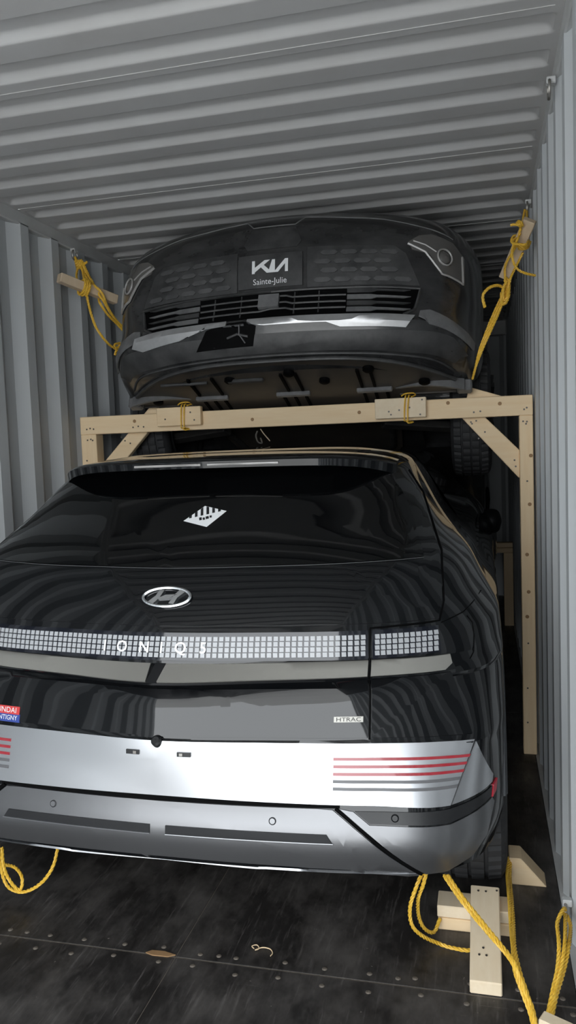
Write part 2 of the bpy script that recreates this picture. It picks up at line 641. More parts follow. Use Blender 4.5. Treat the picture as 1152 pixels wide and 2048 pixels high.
class Surf:
    """projects outlines onto a vehicle body, in the vehicle's own coordinates"""

    def __init__(self, vs, fs, mw):
        me = bpy.data.meshes.new('tmp')
        me.from_pydata(vs, [], fs)
        bm = bmesh.new()
        bm.from_mesh(me)
        bmesh.ops.recalc_face_normals(bm, faces=bm.faces)
        bmesh.ops.triangulate(bm, faces=bm.faces)
        self.bvh = BVHTree.FromBMesh(bm)
        bm.free()
        bpy.data.meshes.remove(me)
        self.mw = mw
        self.inv = mw.inverted()

    def P(self, px, py):
        o, d = ray(px, py)
        o = self.inv @ o
        d = (self.inv.to_3x3() @ d).normalized()
        h, n, i, dd = self.bvh.ray_cast(o, d)
        if h is None:
            h, n, i, dd = self.bvh.find_nearest(o + d * 2.6)
        return (h.x, h.z)

    def hit(self, x, z):
        h, n, i, d = self.bvh.ray_cast(Vector((x, -3, z)), Vector((0, 1, 0)))
        if h is None:
            h, n, i, d = self.bvh.find_nearest(Vector((x, 0.3, z)))
        if n.y > 0.3:
            n = -n
        return h, n

    def patch_bm(self, poly, off=0.003, thick=0.006, res=0.03, bm_out=None):
        bm = bmesh.new()
        f = bm.faces.new([bm.verts.new((x, 0, z)) for x, z in poly])
        bmesh.ops.triangulate(bm, faces=[f])
        xs = [p[0] for p in poly]
        zs = [p[1] for p in poly]
        for lo, hi, ax in ((min(xs), max(xs), 0), (min(zs), max(zs), 2)):
            n = int((hi - lo) / res)
            for i in range(1, n + 1):
                c = [0, 0, 0]
                no = [0, 0, 0]
                c[ax] = lo + (hi - lo) * i / (n + 1)
                no[ax] = 1
                bmesh.ops.bisect_plane(bm, geom=bm.verts[:] + bm.edges[:] + bm.faces[:], plane_co=c, plane_no=no)
        bmesh.ops.remove_doubles(bm, verts=bm.verts, dist=1e-5)
        for v in bm.verts:
            h, n = self.hit(v.co.x, v.co.z)
            v.co = h + n * off
        bmesh.ops.recalc_face_normals(bm, faces=bm.faces)
        up = sum((f.normal.y * f.calc_area() for f in bm.faces))
        if up > 0:
            bmesh.ops.reverse_faces(bm, faces=bm.faces)
        if thick:
            bnd = [e for e in bm.edges if e.is_boundary]
            r = bmesh.ops.extrude_edge_only(bm, edges=bnd)
            for v in (g for g in r['geom'] if isinstance(g, bmesh.types.BMVert)):
                h, n = self.hit(v.co.x, v.co.z)
                v.co = v.co - n * thick
        return bm

    def patch(self, name, polys, material, parent, off=0.003, thick=0.006, res=0.03, mirror=False, smooth=35):
        """polys: list of outlines in (x, z)"""
        mb = MB()
        polys = list(polys)
        if mirror:
            polys += [[(-x, z) for x, z in reversed(p)] for p in polys]
        for p in polys:
            bm = self.patch_bm(p, off, thick, res)
            bm.verts.index_update()
            mb.add([v.co[:] for v in bm.verts], [[v.index for v in f.verts] for f in bm.faces])
            bm.free()
        me = bpy.data.meshes.new(name)
        me.from_pydata(mb.v, [], mb.f)
        return link(name, me, material, parent, smooth)

    def line(self, name, pts, width, material, parent, off=0.004, mirror=False, height=0.002):
        """a narrow raised or dark line following the surface, pts in (x, z)"""
        mb = MB()
        for s in ((1, -1) if mirror else (1,)):
            path = []
            for a, b in zip(pts, pts[1:]):
                n = max(2, int(math.hypot(b[0] - a[0], b[1] - a[1]) / 0.02))
                for k in range(n):
                    t = k / n
                    h, nn = self.hit(s * (a[0] + (b[0] - a[0]) * t), a[1] + (b[1] - a[1]) * t)
                    path.append(h + nn * off)
            h, nn = self.hit(s * pts[-1][0], pts[-1][1])
            path.append(h + nn * off)
            mb.tube(path, width / 2, 5)
        return mb.build(name, material, parent, smooth=60)

    def text(self, name, body, x, z, size, material, parent, off=0.004, sx=1.0, space=1.0, shear=0.0, thick=0.002, zs=1.0, bold=0.0, tilt=0.0):
        cu = bpy.data.curves.new('t', 'FONT')
        cu.body = body
        cu.size = 1
        cu.align_x = 'CENTER'
        cu.align_y = 'CENTER'
        cu.space_character = space
        cu.shear = shear
        cu.offset = bold
        cu.resolution_u = 3
        to = bpy.data.objects.new('t', cu)
        COL.objects.link(to)
        dg = bpy.context.evaluated_depsgraph_get()
        dg.update()
        me = bpy.data.meshes.new_from_object(to.evaluated_get(dg))
        bpy.data.objects.remove(to)
        me.materials.clear()
        ct, st = math.cos(tilt), math.sin(tilt)
        for v in me.vertices:
            u, w = v.co.x * size * sx, v.co.y * size * zs
            h, n = self.hit(x + u * ct - w * st, z + w * ct + u * st)
            v.co = h + n * off
        me.name = name
        return link(name, me, material, parent)

    def pixel_frame(self, x, z, off):
        h, n = self.hit(x, z)
        e = 0.01
        hx = self.hit(x + e, z)[0] - self.hit(x - e, z)[0]
        hx.normalize()
        u = (Vector((0, 0, 1)) - n * n.z).normalized()
        hx = (hx - u * hx.dot(u)).normalized()
        nn = hx.cross(u)
        m = Matrix.Identity(4)
        p = h + nn * off
        for i in range(3):
            m[i][0], m[i][1], m[i][2], m[i][3] = hx[i], nn[i] * -1, u[i], p[i]
        return m


def disc_on(surf, name, x, z, r, material, parent, h=0.003, off=0.004):
    fr = surf.pixel_frame(x, z, off)
    mb = MB()
    n = 20
    pr = [(-h, r * 0.001), (-h, r * 0.72), (-h * 0.4, r * 0.8), (-h, r * 0.9), (-h * 0.6, r), (0.004, r), (0.004, r * 0.001)]
    mb.lathe(pr, n, 'Y')
    mb.v = [tuple(fr @ Vector(v)) for v in mb.v]
    return mb.build(name, material, parent, smooth=40)


def cut_arches(vs, fs, name, arches, material, parent):
    me = bpy.data.meshes.new(name)
    me.from_pydata(vs, [], fs)
    bm = bmesh.new()
    bm.from_mesh(me)
    bmesh.ops.recalc_face_normals(bm, faces=bm.faces)
    bm.to_mesh(me)
    bm.free()
    tmp = bpy.data.objects.new('tmp_body', me)
    COL.objects.link(tmp)
    cutters = []
    for (y, z, r, xi) in arches:
        for s in (-1, 1):
            c = MB().lathe([(s * xi, 0.001), (s * xi, r), (s * 1.2, r), (s * 1.2, 0.001)], 48, 'X', (0, y, z)).build('tmp_cut', None)
            cutters.append(c)
            b = tmp.modifiers.new('b', 'BOOLEAN')
            b.operation = 'DIFFERENCE'
            b.object = c
            b.solver = 'EXACT'
    dg = bpy.context.evaluated_depsgraph_get()
    dg.update()
    m2 = bpy.data.meshes.new_from_object(tmp.evaluated_get(dg))
    bpy.data.objects.remove(tmp)
    for c in cutters:
        bpy.data.objects.remove(c)
    m2.materials.clear()
    m2.name = name
    return link(name, m2, material, parent, smooth=24)


def tyre_mesh(R, w, rim):
    hw = w / 2
    prof = [(-hw * .82, rim), (-hw, rim + .03), (-hw * 1.04, (R + rim) / 2), (-hw * .98, R - .03), (-hw * .86, R - .008), (-hw * .52, R - .001), (-hw * .50, R - .009), (-hw * .42, R - .009), (-hw * .40, R),
            (-hw * .05, R + .001), (-hw * .04, R - .008), (hw * .04, R - .008), (hw * .05, R + .001), (hw * .40, R), (hw * .42, R - .009), (hw * .50, R - .009), (hw * .52, R - .001), (hw * .86, R - .008), (hw * .98, R - .03), (hw * 1.04, (R + rim) / 2), (hw, rim + .03), (hw * .82, rim)]
    ns = 180

    def mod(k, j):
        if k % 4 == 0 and j in (4, 5, 17, 16):
            return -.008
        if k % 4 == 0 and j in (3, 18):
            return -.004
        if (k + 2) % 4 == 0 and j in (8, 9, 12, 13):
            return -.005
        return 0
    return MB().lathe(prof, ns, 'X', (0, 0, 0), mod)


def wheel(parent, x, y, z, R=0.365, w=0.235, rim=0.245):
    t = tyre_mesh(R, w, rim).build('tyre', 'tyre', parent, smooth=30)
    t.location = (x, y, z)
    s = 1 if x > 0 else -1
    m = MB()
    m.lathe([(s * .09, rim * .93), (s * .10, rim), (-s * .10, rim), (-s * .09, rim * .93)], 40, 'X')
    m.lathe([(s * .03, .001), (s * .085, .001), (s * .085, .06), (s * .03, .07)], 24, 'X')
    for k in range(5):
        a = 2 * math.pi * k / 5 + .3
        c, sn = math.cos(a), math.sin(a)
        m.bar((s * .07, c * .04, sn * .04), (s * .085, c * rim * .96, sn * rim * .96), .03, .07, (s * 1, 0, 0))
    m.build('rim', 'rim', t, smooth=30)
    return t


# ---------------------------------------------------------------- lower vehicle: rear end faces the camera
CX, CY = 0.025, 2.01
hatch = empty('crossover_car', (CX, CY, 0))
tag(hatch, 'black electric crossover with pixel tail lamps and silver rear bumper parked on the floor', 'car')
rowsA = [
    # z,   w,    y0,   p32,  p63,  p82,  pc,   p5,   yf, sharp
    (0.330, 0.80, 0.420, .005, .030, .070, .120, .20, 4.40),
    (0.336, 0.90, 0.120, .005, .028, .062, .145, .27, 4.55, 1),
    (0.36, 0.935, 0.012, .005, .026, .060, .140, .27, 4.62, 1),
    (0.44, 0.955, 0.000, .004, .025, .058, .140, .28, 4.63),
    (0.495, 0.958, 0.012, .004, .025, .058, .140, .28, 4.63, 1),
    (0.53, 0.958, 0.020, .004, .027, .060, .145, .28, 4.63),
    (0.62, 0.958, 0.027, .016, .048, .086, .145, .28, 4.50),
    (0.695, 0.96, 0.032, .028, .068, .108, .145, .29, 4.44, 1),
    (0.705, 0.96, 0.040, .028, .068, .108, .150, .29, 4.42, 1),
    (0.78, 0.96, 0.058, .030, .076, .130, .190, .33, 4.28),
    (0.835, 0.96, 0.064, .032, .082, .148, .225, .36, 4.15),
    (0.855, 0.96, 0.052, .038, .092, .165, .250, .38, 4.10),
    (0.868, 0.96, 0.012, .052, .120, .198, .280, .40, 4.07, 1),
    (0.877, 0.96, 0.000, .056, .130, .210, .295, .41, 4.05, 1),
    (0.916, 0.96, 0.064, .034, .096, .175, .265, .40, 3.94, 1),
    (0.925, 0.96, 0.068, .030, .088, .170, .262, .40, 3.92, 1),
    (0.985, 0.955, 0.092, .026, .080, .160, .258, .41, 3.75),
    (1.000, 0.950, 0.098, .026, .080, .160, .258, .42, 3.70, 1),
    (1.012, 0.945, 0.104, .026, .080, .158, .255, .42, 3.66, 1),
    (1.045, 0.928, 0.120, .024, .075, .150, .250, .42, 3.58),
    (1.09, 0.905, 0.150, .022, .070, .142, .240, .42, 3.45),
    (1.165, 0.870, 0.212, .018, .062, .130, .220, .40, 3.30),
    (1.30, 0.770, 0.400, .014, .056, .115, .190, .36, 2.95),
    (1.42, 0.695, 0.565, .012, .050, .100, .170, .33, 2.65),
    (1.47, 0.660, 0.640, .010, .045, .090, .160, .30, 2.50),
    (1.50, 0.600, 0.720, .010, .045, .090, .160, .30, 2.38),
    (1.52, 0.480, 0.900, .010, .040, .080, .140, .26, 2.18),
    (1.532, 0.30, 1.150, .010, .030, .060, .100, .18, 1.95),
]
vA, fA = loft(rowsA)
SA = Surf(vA, fA, Matrix.Translation((CX, CY, 0)))
PA = SA.P
body = cut_arches(vA, fA, 'body_shell', [(.80, .37, .405, .62), (3.80, .37, .405, .62)], 'black_paint', hatch)


def half(pxs, ):
    """right-half outline given in photo pixels -> (x, z), left end snapped to the centre line"""
    out = []
    for p in pxs:
        if p[0] == 'c':
            out.append((0.0, p[1]))
        elif p[0] == 'x':
            out.append((p[1], p[2]))
        else:
            out.append(PA(*p))
    return out


def sym(pts):
    """close a right-half outline (starting and ending on x = 0) across the centre line"""
    return pts + [(-x, z) for x, z in reversed(pts) if x > 1e-4]


# upper hatch panel and rear window
SA.patch('hatch_panel', [sym([(0, 1.016), (.776, 1.016), (.790, 1.10), (.778, 1.19), (.70, 1.36), (.60, 1.46), (0, 1.47)])], 'black_paint', hatch, off=.003, res=.035)
glass = SA.patch('rear_window', [sym([(0, 1.168), (.735, 1.178), (.728, 1.20), (.69, 1.29), (.645, 1.37), (.60, 1.415), (.50, 1.438), (0, 1.446)])], 'glass_black', hatch, off=.0055, res=.035)
SA.line('window_edge', [(-.735, 1.176), (-.4, 1.170), (0, 1.166), (.4, 1.170), (.735, 1.176)], .0016, 'grey_lamp', glass, off=.005)
# tail lamp band
lamp = SA.patch('tail_lamp', [sym([(0, .924), (.592, .924), (.590, .998), (0, .998)])], 'lamp_cover', hatch, off=.004, res=.03)
sideL = {}
for s in (1, -1):
    sideL[s] = SA.patch('side_tail_lamp', [[(s * .604, .924), (s * .788, .926), (s * .780, .998), (s * .602, .998)]], 'lamp_cover', hatch, off=.004, res=.03)
pw = 0.0126
pix_me = MB().box((-pw / 2, -.0022, -pw / 2), (pw / 2, .001, pw / 2)).mesh('lamp_pixel')
pix_me.materials.append(MATS['pixel'])
rowz = [.9375, .9520, .9665, .9810]
mbx = MB()


def put_pixel(x, z, parent, extra):
    fr = SA.pixel_frame(x, z, .0045)
    if extra:
        mbx.add([fr @ Vector(v.co) for v in pix_me.vertices], [tuple(p.vertices) for p in pix_me.polygons])
        return
    o = bpy.data.objects.new('lamp_pixel', pix_me)
    COL.objects.link(o)
    o.parent = parent
    o.matrix_local = fr


ncol = 68
for i in range(ncol):
    x = -.578 + i * (1.156 / (ncol - 1))
    for z in rowz:
        put_pixel(x, z, lamp, x < -.44)
for s in (1, -1):
    for i in range(11):
        x = s * (.616 + i * (.158 / 10))
        for z in rowz:
            put_pixel(x, z, sideL[s], s < 0)
ex = mbx.build('lamp_pixels', 'pixel', lamp)
ex['kind'] = 'stuff'
for ch, cpx in (('I', 213), ('O', 247), ('N', 291), ('I', 325), ('Q', 363), ('5', 408)):
    lx = PA(cpx, 1290)[0]
    SA.text('letter', ch, lx, .956, .042, 'lettering', lamp, off=.0085, sx=1.05, bold=.012)

# satin strip below the lamps, split in the middle and at the hatch joint
for s in (1, -1):
    SA.patch('trim_strip', [[(s * .017, .8785), (s * .592, .8785), (s * .592, .9145), (s * .024, .9145)]], 'strip_satin', hatch, off=.004, res=.03)
    SA.patch('trim_strip', [[(s * .601, .8785), (s * .800, .8785), (s * .818, .892), (s * .812, .9145), (s * .601, .9145)]], 'strip_satin', hatch, off=.004, res=.03)
    SA.patch('quarter_panel', [[(s * .601, .712), (s * .872, .712), (s * .815, .872), (s * .601, .872)]], 'black_paint', hatch, off=.003, res=.03)
SA.patch('strip_joint', [[(-.0155, .8775), (.0155, .8775), (.0215, .9155), (-.0095, .9155)]], 'black_plastic', hatch, off=.003, res=.02)
lowgate = SA.patch('hatch_lower_panel', [sym([(0, .710), (.592, .712), (.592, .872), (0, .872)])], 'black_paint', hatch, off=.003, res=.03)
# silver upper bumper
bump = SA.patch('bumper', [sym([(0, .545), (.640, .545), (.812, .540), (.878, .698), (.60, .698), (0, .698)])], 'silver', hatch, off=.003, res=.03)
for s in (1, -1):
    SA.patch('bumper_corner', [[(s * .815, .541), (s * .922, .556), (s * .925, .575), (s * .882, .694)]], 'silver', hatch, off=.003, res=.02)
    for k, zc in enumerate((.660, .641, .622, .6035, .585)):
        xe = .862 - k * .0085
        SA.patch('reflector_bar' if k < 3 else 'lamp_bar', [[(s * .500, zc - .0040), (s * xe, zc - .0035), (s * (xe + .003), zc + .0035), (s * .500, zc + .0040)]], 'red_lamp' if k < 3 else 'grey_lamp', bump, off=.0052, res=.03)
    SA.patch('side_marker_strip', [[(s * .600, .500), (s * .812, .498), (s * .918, .520), (s * .921, .545), (s * .812, .532), (s * .560, .530)]], 'black_plastic', hatch, off=.0035, res=.02)
    SA.patch('side_reflector', [[(s * .921, .515), (s * .931, .523), (s * .935, .552), (s * .924, .545)]], 'reflector_red', hatch, off=.005, res=.02)
    disc_on(SA, 'parking_sensor', s * .668, .516, .0105, 'black_plastic', hatch)
    disc_on(SA, 'parking_sensor', s * .335, .497, .0105, 'grey_bumper', hatch)
    # lower bumper corner
    SA.patch('bumper_wing', [[(s * .520, .535), (s * .556, .529), (s * .600, .496), (s * .812, .494), (s * .920, .515), (s * .926, .50), (s * .905, .43), (s * .865, .385), (s * .80, .360), (s * .745, .362)]], 'grey_bumper', hatch, off=.004, res=.025)
    SA.line('wing_groove', [(s * .508, .536), (s * .735, .362)], .010, 'seam', hatch, off=.002)
    # slots
    sl = SA.patch('bumper_slot', [[(s * .024, .444), (s * .500, .449), (s * .485, .470), (s * .024, .466)]], 'slot_dark', hatch, off=.0075, res=.03)
    SA.line('slot_lip', [(s * .024, .4425), (s * .503, .4475)], .0035, 'silver', sl, off=.0078)
SA.patch('bumper_gap', [sym([(0, .530), (.520, .536), (.520, .545), (0, .545)])], 'seam', hatch, off=.0015, res=.03)
SA.patch('lower_bumper', [sym([(0, .350), (.60, .356), (.728, .361), (.500, .532), (.46, .534), (0, .529)])], 'grey_bumper', hatch, off=.004, res=.025)
SA.patch('lower_lip', [sym([(0, .349), (.60, .355), (.728, .359), (.72, .367), (.60, .363), (0, .357)])], 'silver', hatch, off=.0052, res=.03)
# plate clips, camera, badges, sticker
for s in (-1, 1):
    c = SA.patch('plate_clip', [[(s * .078 - .020, .659), (s * .078 + .020, .659), (s * .078 + .020, .671), (s * .078 - .020, .671)]], 'black_plastic', hatch, off=.008, thick=.012, res=.02)
    SA.patch('clip_screw', [[(s * .070 - .005, .661), (s * .070 + .005, .661), (s * .070 + .005, .669), (s * .070 - .005, .669)]], 'steel', c, off=.010, res=.02)
fr = SA.pixel_frame(-.004, .697, 0)
m = MB().lathe([(-.014, .001), (-.014, .010), (-.009, .0155), (.02, .0165), (.02, .001)], 20, 'Y')
m.v = [tuple(fr @ Vector(v)) for v in m.v]
m.build('rear_camera', 'black_plastic', hatch, smooth=40)
bd = SA.patch('drive_badge', [[(.498, .752), (.578, .752), (.578, .767), (.498, .767)]], 'strip_satin', hatch, off=.0055, res=.03)
SA.text('badge_lettering', 'HTRAC', .538, .7590, .0155, 'black_print', bd, off=.0062, sx=1.35)
st = SA.patch('dealer_sticker', [[(-.608, .709), (-.480, .709), (-.480, .732), (-.608, .732)]], 'blue_print', hatch, off=.0045, res=.03)
SA.patch('sticker_band', [[(-.608, .731), (-.483, .731), (-.483, .754), (-.608, .754)]], 'red_print', st, off=.0047, res=.03)
SA.text('sticker_name', 'HYUNDAI', -.547, .742, .022, 'white_print', st, off=.0058, sx=1.1)
SA.text('sticker_town', 'REPENTIGNY', -.544, .7205, .019, 'white_print', st, off=.0058, sx=1.0)


def ellipse(cx, cz, a, b, n=40):
    return [(cx + a * math.cos(2 * math.pi * i / n), cz + b * math.sin(2 * math.pi * i / n)) for i in range(n)]


# emblem
ez, ew, eh = 1.090, .078, .032
mb = MB()
fr = SA.pixel_frame(0, ez, .004)
n = 48
ring = [Vector((ew * .95 * math.cos(2 * math.pi * k / n), -.003, eh * .95 * math.sin(2 * math.pi * k / n))) for k in range(n + 1)]
mb.tube(ring, .0048, 6, cap=False)


def quadbar(mb, pts, h=.006):
    mb.prism(pts, 'Y', -h, 0.002)


quadbar(mb, [(-.058, -.018), (-.040, -.024), (-.022, -.004), (-.010, .022), (-.026, .024), (-.034, .004)])
quadbar(mb, [(.010, -.022), (.026, -.024), (.034, -.004), (.058, .018), (.040, .024), (.022, .004)])
quadbar(mb, [(-.034, -.008), (.004, -.006), (.034, .008), (-.004, .006)])
mb.v = [tuple(fr @ Vector(v)) for v in mb.v]
mb.build('emblem', 'chrome', hatch, smooth=30)
# hazard label on the window
c4 = [PA(368, 1045), PA(414, 1057), PA(454, 1025), PA(411, 1015)]
hz = SA.patch('hazard_label', [c4], 'white_print', glass, off=.0068, thick=.0005, res=.02)


def bil(u, v):
    """u: left corner(0) -> right corner(1), v: -1 bottom corner .. 1 top corner"""
    L, B, R_, T = (Vector(p) for p in c4)
    mid = L.lerp(R_, u)
    return tuple(mid + ((T - L.lerp(R_, .5)) * v if v > 0 else (B - L.lerp(R_, .5)) * -v))


for k in range(6):
    u0 = .13 + k * .135
    u1 = u0 + .062
    t0 = 1 - abs(2 * u0 - 1)
    t1 = 1 - abs(2 * u1 - 1)
    SA.patch('label_stripe', [[bil(u0, .10), bil(u1, .10), bil(u1, t1 * .97), bil(u0, t0 * .97)]], 'black_print', hz, off=.0073, thick=0, res=.02)
for (u, v, du, dv) in ((.36, -.30, .06, .26), (.44, -.34, .05, .22), (.51, -.32, .07, .24), (.60, -.28, .05, .2)):
    SA.patch('label_mark', [[bil(u, v), bil(u + du, v), bil(u + du, v + dv), bil(u, v + dv)]], 'black_print', hz, off=.0073, thick=0, res=.02)
# body joints
for s in (1, -1):
    SA.line('panel_joint', [(s * .596, .708), (s * .596, 1.004), (s * .785, 1.010), (s * .796, 1.06), (s * .786, 1.19), (s * .712, 1.355), (s * .66, 1.43)], .006, 'seam', hatch, off=.0012)
    SA.line('panel_joint', [(s * .79, 1.004), (s * .85, 1.022), (s * .90, 1.055)], .004, 'seam', hatch, off=.0006)
    SA.line('charge_flap_joint' if s > 0 else 'panel_joint', [(s * .860, 1.010), (s * .875, .99), (s * .880, .955), (s * .878, .91), (s * .868, .895)], .003, 'seam', hatch, off=.0006)

# spoiler with stop lamp
sec = []


def spoiler():
    vs, fs = [], []
    N = 48
    for i in range(N + 1):
        u = -1 + 2 * i / N
        x = u * .625
        a = abs(u)
        yb = .52 + .05 * a**2 + .15 * a**6
        zt = 1.492 - .004 * a**2 - .030 * a**7
        zb = zt - .028 - .012 * a**6
        zr = 1.512 - .012 * a**2 - .030 * a**5
        pr = [(yb + .004, zt), (yb - .004, zt - .006), (yb, zb), (yb + .03, zb - .006), (yb + .15, zb - .024), (yb + .26, zb), (yb + .50, zr + .004), (yb + .24, zr + .004), (yb + .08, zt + .010), (yb + .02, zt + .0035)]
        vs += [(x, y, z) for y, z in pr]
    m = 10
    for i in range(N):
        for j in range(m):
            fs.append((i * m + j, i * m + (j + 1) % m, (i + 1) * m + (j + 1) % m, (i + 1) * m + j))
    fs += [tuple(range(m)), tuple(N * m + j for j in range(m))]
    return MB().add(vs, fs)


sp = spoiler().build('spoiler', 'black_paint', hatch, smooth=35)
for s in (-1, 1):
    mb = MB()
    pts = []
    for i in range(9):
        x = s * (.012 + .245 * i / 8)
        a = abs(x / .625)
        pts.append((x, .52 + .05 * a**2 - .0045, 1.4755 - .004 * a**2))
    mb.tube(pts, .0045, 6)
    mb.build('stop_lamp', 'lamp_line', sp, smooth=60)
# roof antenna fin, mirrors, wheels, arch cladding
for s in (1, -1):
    mb = MB()
    N, K = 12, 14
    vs, fs = [], []
    for i in range(N + 1):
        t = i / N
        rr = math.sqrt(max(0.02, 1 - (2 * t - 1)**4))
        for k in range(K):
            a = 2 * math.pi * k / K
            vs.append((s * (.855 + .165 * t), 3.08 + .085 * rr * math.cos(a) + .02 * t, 1.03 + .078 * rr * math.sin(a)))
    for i in range(N):
        for k in range(K):
            fs.append((i * K + k, i * K + (k + 1) % K, (i + 1) * K + (k + 1) % K, (i + 1) * K + k))
    fs += [tuple(range(K)), tuple(N * K + k for k in range(K))]
    mr = MB().add(vs, fs).build('side_mirror', 'black_plastic', hatch, smooth=60)
    MB().bar((s * .80, 3.10, .985), (s * .885, 3.09, .985), .06, .03).build('mirror_arm', 'black_plastic', mr)
    for yc in (.80, 3.80):
        mb = MB()
        n = 40
        vs, fs = [], []
        for k in range(n + 1):
            a = math.radians(-12 + 180 * k / n)
            c, sn = math.cos(a), math.sin(a)
            for r, xx in ((.398, .935), (.402, .966), (.425, .970), (.465, .962), (.465, .90), (.40, .90)):
                vs.append((s * xx, yc + c * r, .37 + sn * r))
        for k in range(n):
            for j in range(6):
                fs.append((k * 6 + j, k * 6 + (j + 1) % 6, (k + 1) * 6 + (j + 1) % 6, (k + 1) * 6 + j))
        MB().add(vs, fs).build('arch_cladding', 'grey_clad', hatch, smooth=30)
        wheel(hatch, s * .848, yc, .3675)
    # side windows
for s in (1, -1):
    vs = []
    win = [(1.0, 1.13), (2.9, 1.13), (2.35, 1.42), (1.15, 1.42)]
    mb = MB()
    for y, z in win:
        t = np.interp(z, [1.09, 1.165, 1.30, 1.42, 1.47], [.905, .870, .770, .695, .66])
        mb.v.append((s * (t + .004), y, z))
    mb.f.append((0, 1, 2, 3))
    mb.build('side_window', 'glass_black', hatch)

# ---------------------------------------------------------------- upper vehicle: nose up, front faces the camera
TILT = math.radians(20.5)
UX, UY, UZ = 0.02, 3.32, 1.772
suv = empty('suv_car', (UX, UY, UZ))
suv.rotation_euler = (-TILT, 0, 0)
tag(suv, 'dusty black car with its nose tilted up, propped on the timber frame', 'car')
rowsB = [
    (0.205, 0.74, 0.190, .020, .080, .170, .30, .46, 4.45),
    (0.225, 0.85, 0.115, .016, .070, .150, .28, .44, 4.55, 1),
    (0.265, 0.905, 0.070, .014, .062, .135, .265, .44, 4.60),
    (0.300, 0.920, 0.050, .014, .060, .130, .26, .44, 4.62, 1),
    (0.345, 0.928, 0.018, .014, .060, .130, .26, .44, 4.64, 1),
    (0.365, 0.930, 0.030, .014, .060, .130, .26, .44, 4.64),
    (0.48, 0.930, 0.045, .014, .060, .130, .26, .44, 4.65),
    (0.60, 0.930, 0.020, .016, .065, .135, .265, .44, 4.65),
    (0.72, 0.930, 0.005, .018, .070, .145, .27, .44, 4.64),
    (0.82, 0.928, 0.015, .020, .078, .160, .29, .45, 4.62),
    (0.90, 0.922, 0.050, .022, .085, .175, .31, .46, 4.60),
    (0.95, 0.910, 0.100, .024, .092, .19, .33, .48, 4.58),
    (0.985, 0.890, 0.180, .026, .10, .20, .35, .50, 4.56),
    (1.01, 0.860, 0.320, .028, .10, .21, .36, .52, 4.54),
    (1.04, 0.83, 0.620, .03, .10, .21, .34, .50, 4.50),
    (1.08, 0.82, 0.92, .03, .09, .18, .30, .45, 4.45),
    (1.30, 0.74, 1.30, .03, .09, .17, .27, .42, 4.30),
    (1.50, 0.65, 1.66, .03, .08, .16, .25, .40, 4.10),
    (1.56, 0.55, 1.90, .03, .08, .15, .24, .36, 3.90),
    (1.59, 0.36, 2.30, .02, .06, .12, .18, .28, 3.40),
]
vB, fB = loft(rowsB)
MWB = Matrix.Translation((UX, UY, UZ)) @ Matrix.Rotation(-TILT, 4, 'X')
SB = Surf(vB, fB, MWB)
PB = SB.P
cut_arches(vB, fB, 'body_shell', [(.94, .36, .40, .60), (3.90, .36, .40, .60)], 'dusty_black', suv)


def q(*pts):
    return [PB(*p) for p in pts]


def symB(pts):
    return pts + [(-x, z) for x, z in reversed(pts) if x > 1e-4]


# plate with maker's mark
pc = PB(541, 542)
pwid, phei = .150, .076
plate = SB.patch('dealer_plate', [[(pc[0] - pwid, pc[1] - phei), (pc[0] + pwid, pc[1] - phei), (pc[0] + pwid, pc[1] + phei), (pc[0] - pwid, pc[1] + phei)]], 'dusty_plastic', suv, off=.012, thick=.014, res=.03)


def strokes(surf, name, polys, x, z, s, material, parent, off):
    return surf.patch(name, [[(x + u * s, z + v * s) for u, v in p] for p in polys], material, parent, off=off, thick=.001, res=.05)


K = [
    [(0, 0), (.13, 0), (.13, .56), (0, .56)],
    [(.13, .06), (.13, .26), (.56, .56), (.80, .56)],
    [(.36, .30), (.50, .38), (.90, 0), (.66, 0)],
    [(.76, .13), (.90, 0), (1.02, 0), (1.02, .56), (.89, .56), (.89, .14)],
    [(1.02, 0), (1.16, 0), (1.52, .42), (1.52, .56), (1.46, .56), (1.02, .06)],
    [(1.46, 0), (1.59, 0), (1.59, .56), (1.46, .56)],
]
strokes(SB, 'plate_mark', K, pc[0] - .084, pc[1] - .012, .106, 'white_print', plate, .0145)
SB.text('plate_lettering', 'Sainte-Julie', pc[0], pc[1] - .050, .036, 'white_print', plate, off=.0145)
# emblem panel above the plate on the bonnet edge
SB.patch('emblem_panel', [symB([(0, pc[1] + .105), (.115, pc[1] + .105), (.135, pc[1] + .135), (.105, pc[1] + .215), (0, pc[1] + .22)])], 'dusty_plastic', suv, off=.004, res=.03)
SB.line('bonnet_joint', [(-.80, pc[1] + .20), (-.5, pc[1] + .255), (-.14, pc[1] + .285), (-.10, pc[1] + .235), (.10, pc[1] + .235), (.14, pc[1] + .285), (.5, pc[1] + .255), (.80, pc[1] + .20)], .006, 'dusty_grey', suv, off=.001)
# upper grille: rows of raised tabs either side of the plate
gz0 = pc[1] - .085
for s in (1, -1):
    g = SB.patch('upper_grille', [[(s * .165, gz0), (s * .66, gz0 + .005), (s * .60, gz0 + .15), (s * .55, gz0 + .185), (s * .165, gz0 + .185)]], 'dusty_plastic', suv, off=.003, res=.03)
    for r in range(4):
        for c in range(5):
            x0 = .195 + c * .088 + (r % 2) * .03
            if x0 + .07 > .64 - r * .02:
                continue
            z0 = gz0 + .018 + r * .041
            SB.patch('grille_tab', [[(s * x0, z0 + .010), (s * (x0 + .012), z0), (s * (x0 + .064), z0), (s * (x0 + .078), z0 + .010), (s * (x0 + .064), z0 + .021), (s * (x0 + .012), z0 + .021)]], 'dusty_mid', g, off=.008, res=.06)
